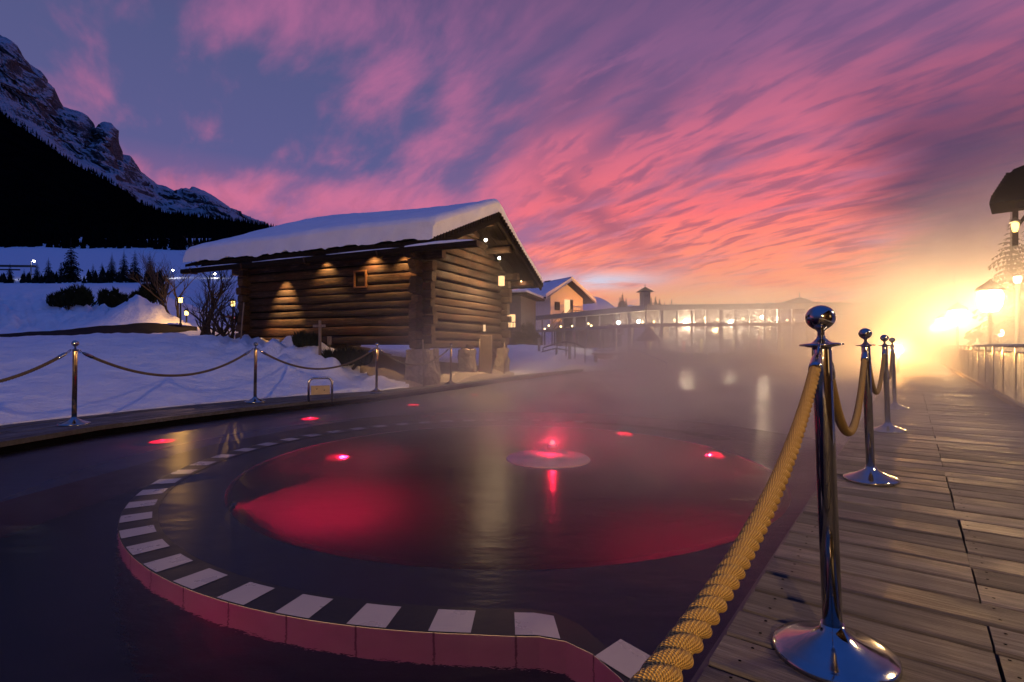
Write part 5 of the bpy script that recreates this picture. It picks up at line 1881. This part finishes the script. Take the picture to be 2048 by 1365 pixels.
# ------------------------------------------------------------------ right side: timber gatehouse roof, street lamps
def gatehouse():
    c = P(1978, 408, 10.6)
    root = thing('timber_gatehouse', 'dark timber building whose steep eaves overhang at the right edge', 'building', (c.x, c.y, 0), math.atan2(-.70, .714))
    z = c.z; D = 5.0
    prof = [(0, z), (.02, z + .10), (.27, z + .55), (.33, z + .57), (.35, z + .61), (.57, z + .68), (1.2, z + 1.1), (2.6, z + 2.0), (5.0, z + .6), (5.0, z)]
    m = MB()
    f = [m.vert((x, 0, q)) for x, q in prof]; r = [m.vert((x, 1.2, q)) for x, q in prof]; n = len(prof)
    m.face(f); m.face(r[::-1])
    for k in range(n):
        m.face((f[k], r[k], r[(k + 1) % n], f[(k + 1) % n]))
    rf = m.build('roof', M['black'], root)
    m = MB()
    for k in range(9):
        t = k / 9; m.box((.03 + .027 * k, -.03, z + .10 + .050 * k), (.07 + .027 * k, -.002, z + .16 + .050 * k))
    m.build('verge_shingles', M['roof_wood'], rf)
    m = MB(); m.box((.34, .2, z - .12), (3.0, .30, z - .003)); m.build('tie_beam', M['black'], root)
    for x in (.38, .66, 2.0):
        m = MB(); m.box((x - .045, .2, 2.15 if x > .6 else 2.9), (x + .045, .29, z - .123)); m.build('post', M['roof_wood'], root)
    m = MB(); m.bar((.41, .25, z - .48), (.62, .25, z - .14), .055); m.build('brace', M['roof_wood'], root)
    m = MB(); m.box((1.05, .4, -1.6), (5.4, D, 2.0)); m.build('wall', M['render_dark'], root)
    m = MB(); m.box((.80, .12, 2.003), (5.6, D, 2.145)); m.build('balcony_floor', M['roof_wood'], root)
    lz = P(2023, 450, 10.3).z
    m = MB(); m.lathe([(.03, -.12), (.055, -.04), (.06, .04), (.035, .07)], (.38, .08, lz), 10); ln = m.build('lantern', M['glass_amber'], root)
    m = MB(); m.lathe([(.09, .07), (.07, .11), (.001, .17)], (.38, .08, lz), 10); m.build('lantern_cap', M['dark_metal'], ln)
    lamp('POINT', 'lantern_glow', (.36, -.15, lz), 14, WARM, root, .0)


gatehouse()


def street_lamp(label, loc, h, pw, s=1.0):
    root = thing('street_lamp', label, 'street lamp', loc, group='bright street lamps along the boardwalk')
    b = MB(); b.lathe([(.09, -1.6), (.09, .1), (.055, .2), (.045, h - .1), (.06, h)], seg=14); b.build('post', M['dark_metal'], root)
    b = MB(); b.lathe([(.12 * s, h), (.19 * s, h + .12 * s), (.21 * s, h + .34 * s), (.17 * s, h + .42 * s)], seg=16); b.build('glass', M['lamp_glass'], root)
    b = MB(); b.lathe([(.26 * s, h + .42 * s), (.22 * s, h + .50 * s), (.05 * s, h + .62 * s), (.001, h + .68 * s)], seg=16); b.build('cap', M['dark_metal'], root)
    lamp('POINT', 'lamp_glow', (0, 0, h + .2 * s), pw, WARM, root, .12 * s)
    return root


M['lamp_glass'] = emit('street_lamp_glass', (1.0, .80, .48), 30, .95)
for px, py, Y, pw, lab in [(1980, 605, 15, 1400, 'biggest and brightest street lamp in the golden steam'), (1915, 637, 21, 2700, 'second street lamp along the boardwalk, smaller in the steam'), (1886, 650, 28, 4000, 'third street lamp along the boardwalk, merging into a glow'), (1868, 659, 36, 5000, 'farthest street lamp at the vanishing end of the boardwalk')]:
    v = P(px, py, Y); street_lamp(lab, (v.x, v.y, 0), v.z - .25, pw, 1.35 if Y < 30 else 1.2)
for px, py, Y, lab in [(2035, 559, 15.5, 'round lamp high in the steam above the railing'), (2000, 666, 16.5, 'small low lamp in the steam behind the railing')]:
    v = P(px, py, Y); street_lamp(lab, (v.x, v.y, 0), v.z - .1, 160 if py < 600 else 25, .42)
# the row goes on towards the viewer, just outside the picture
v = deck(2.2, 4.2); street_lamp('street lamp beyond the right edge, nearest on the railing side', v, 2.3, 260)
v = deck(3.2, -6.0); street_lamp('street lamp behind the viewer on the railing side', v, 2.9, 2600)
# low flood lamp at the end of the walk, behind the far posts
v = P(1796, 700, 17)
root = thing('flood_lamp', 'low flood lamp behind the farthest rope posts, blazing through the steam', 'flood lamp', (v.x, v.y, 0))
b = MB(); b.tube([(0, 0, -.1), (0, 0, .62)], .04, 8); b.build('stand', M['dark_metal'], root)
b = MB(); b.sphere((0, 0, .78), .13, 14, 8); b.build('globe', M['lamp_glass'], root)
lamp('POINT', 'lamp_glow', (0, 0, .78), 2400, (1, .46, .11), root, .05)


def spa_building():
    """the spa house beside and behind the viewer: seen only in the polished steel"""
    root = thing('spa_building', 'dark timber spa house with a few lit windows beside the near end of the boardwalk', 'building', deck(5.0, -16), DECK_ROT)
    b = MB(); b.box((0, 0, -1.6), (8, 19.5, 5.5)); b.build('wall', M['log'], root)
    b = MB(); b.box((-1.2, -1, 5.503), (9, 20.2, 5.8)); rf = b.build('roof', M['roof_wood'], root)
    b = MB(); b.box((-1.1, -.9, 5.803), (8.9, 20.1, 6.15)); bevel(b.build('roof_snow', M['roof_snow'], rf), .12, 3)
    for k in range(5):
        y = 1.5 + 3.8 * k
        b = MB(); b.box((-.06, y, .9), (-.003, y + 1.3, 2.5)); w = b.build('window', M['frame_wood'], root)
        b = MB(); b.box((-.075, y + .08, .98), (-.062, y + 1.22, 2.42)); b.build('pane', M['lit_pane'] if k in (1, 4) else M['black'], w)


spa_building()
# ------------------------------------------------------------------ warm steam rising off the hot pool
def steam():
    b = MB(); x0, x1, y0, y1, z0, z1 = -3.0, 46, 2.4, 64, WZ + .006, 11.0
    b.box((x0, y0, z0), (x1, y1, z1))
    m, nt, out = new_mat('steam')
    sp = nt.add('ShaderNodeSeparateXYZ'); co = nt.coord(); nt.l.new(co, sp.inputs[0])
    x, y, z = sp.outputs
    n = nt.noise(nt.mapping(co, (.5, .28, .8)), 1.0, 3, .55)
    wob = nt.math('MULTIPLY', nt.math('SUBTRACT', n, .5), 2.4)
    # across: r is the bearing x / y, so the bank leans to the boardwalk side and spreads with distance
    u = nt.math('SUBTRACT', x, nt.math('MULTIPLY', y, .10))
    u = nt.math('ADD', u, wob)
    side = nt.sstep(u, -1.0, 5.0)
    near = nt.sstep(nt.math('ADD', y, nt.math('MULTIPLY', wob, .5)), 4.0, 11)
    # height of the bank grows to the right
    hgt = nt.math('MULTIPLY_ADD', nt.math('MULTIPLY', nt.sstep(y, 9, 18), nt.math('MAXIMUM', nt.math('SUBTRACT', x, nt.math('MULTIPLY', y, .60)), 0.0)), .46, 2.2)
    hf = nt.math('EXPONENT', nt.math('MULTIPLY', nt.math('POWER', nt.math('DIVIDE', nt.math('MAXIMUM', z, 0.0), hgt), 2.2), -1.0))
    bank = nt.math('MULTIPLY', nt.math('MULTIPLY', side, near), hf)
    # thin film of vapour close to the water
    film = nt.math('MULTIPLY', nt.math('EXPONENT', nt.math('MULTIPLY', nt.math('MAXIMUM', z, 0.0), -2.2)), nt.sstep(nt.math('ADD', x, nt.math('MULTIPLY', wob, .6)), -2.8, .6))
    film = nt.math('MULTIPLY', film, nt.math('MULTIPLY', nt.math('MULTIPLY', nt.sstep(y, 2.4, 5.4), nt.sstep(y, 30, 15, .25, 1.0)), nt.sstep(n, .30, .66)))
    shore = nt.sstep(nt.math('SUBTRACT', x, nt.math('MULTIPLY_ADD', y, .53, -8.4)), .1, 2.6)
    film = nt.math('MULTIPLY', film, shore)
    d = nt.math('ADD', nt.math('MULTIPLY', bank, .125), nt.math('MULTIPLY', film, .50))
    d = nt.math('MULTIPLY', d, nt.math('MULTIPLY_ADD', nt.sstep(n, .30, .70), 1.5, .25))
    pv = nt.add('ShaderNodeVolumePrincipled')
    pv.inputs['Color'].default_value = (.93, .93, .95, 1)
    pv.inputs['Anisotropy'].default_value = .28
    nt.set(pv.inputs['Density'], d)
    nt.l.new(pv.outputs[0], out.inputs['Volume'])
    o = b.build('haze', m); struct(o, 'stuff')
    o['label'] = 'golden steam drifting off the hot pool over the boardwalk'
    m.cycles.volume_sampling = 'MULTIPLE_IMPORTANCE' if hasattr(m.cycles, 'volume_sampling') else 0


steam()
scene.cycles.volume_step_rate = 4.0
scene.cycles.volume_max_steps = 96
# ------------------------------------------------------------------ render settings
cy = scene.cycles
cy.use_denoising = True
cy.max_bounces = 7; cy.diffuse_bounces = 2; cy.glossy_bounces = 4; cy.transmission_bounces = 4; cy.transparent_max_bounces = 24
cy.volume_bounces = 0
cy.sample_clamp_indirect = 3.0
cy.caustics_reflective = False; cy.caustics_refractive = True
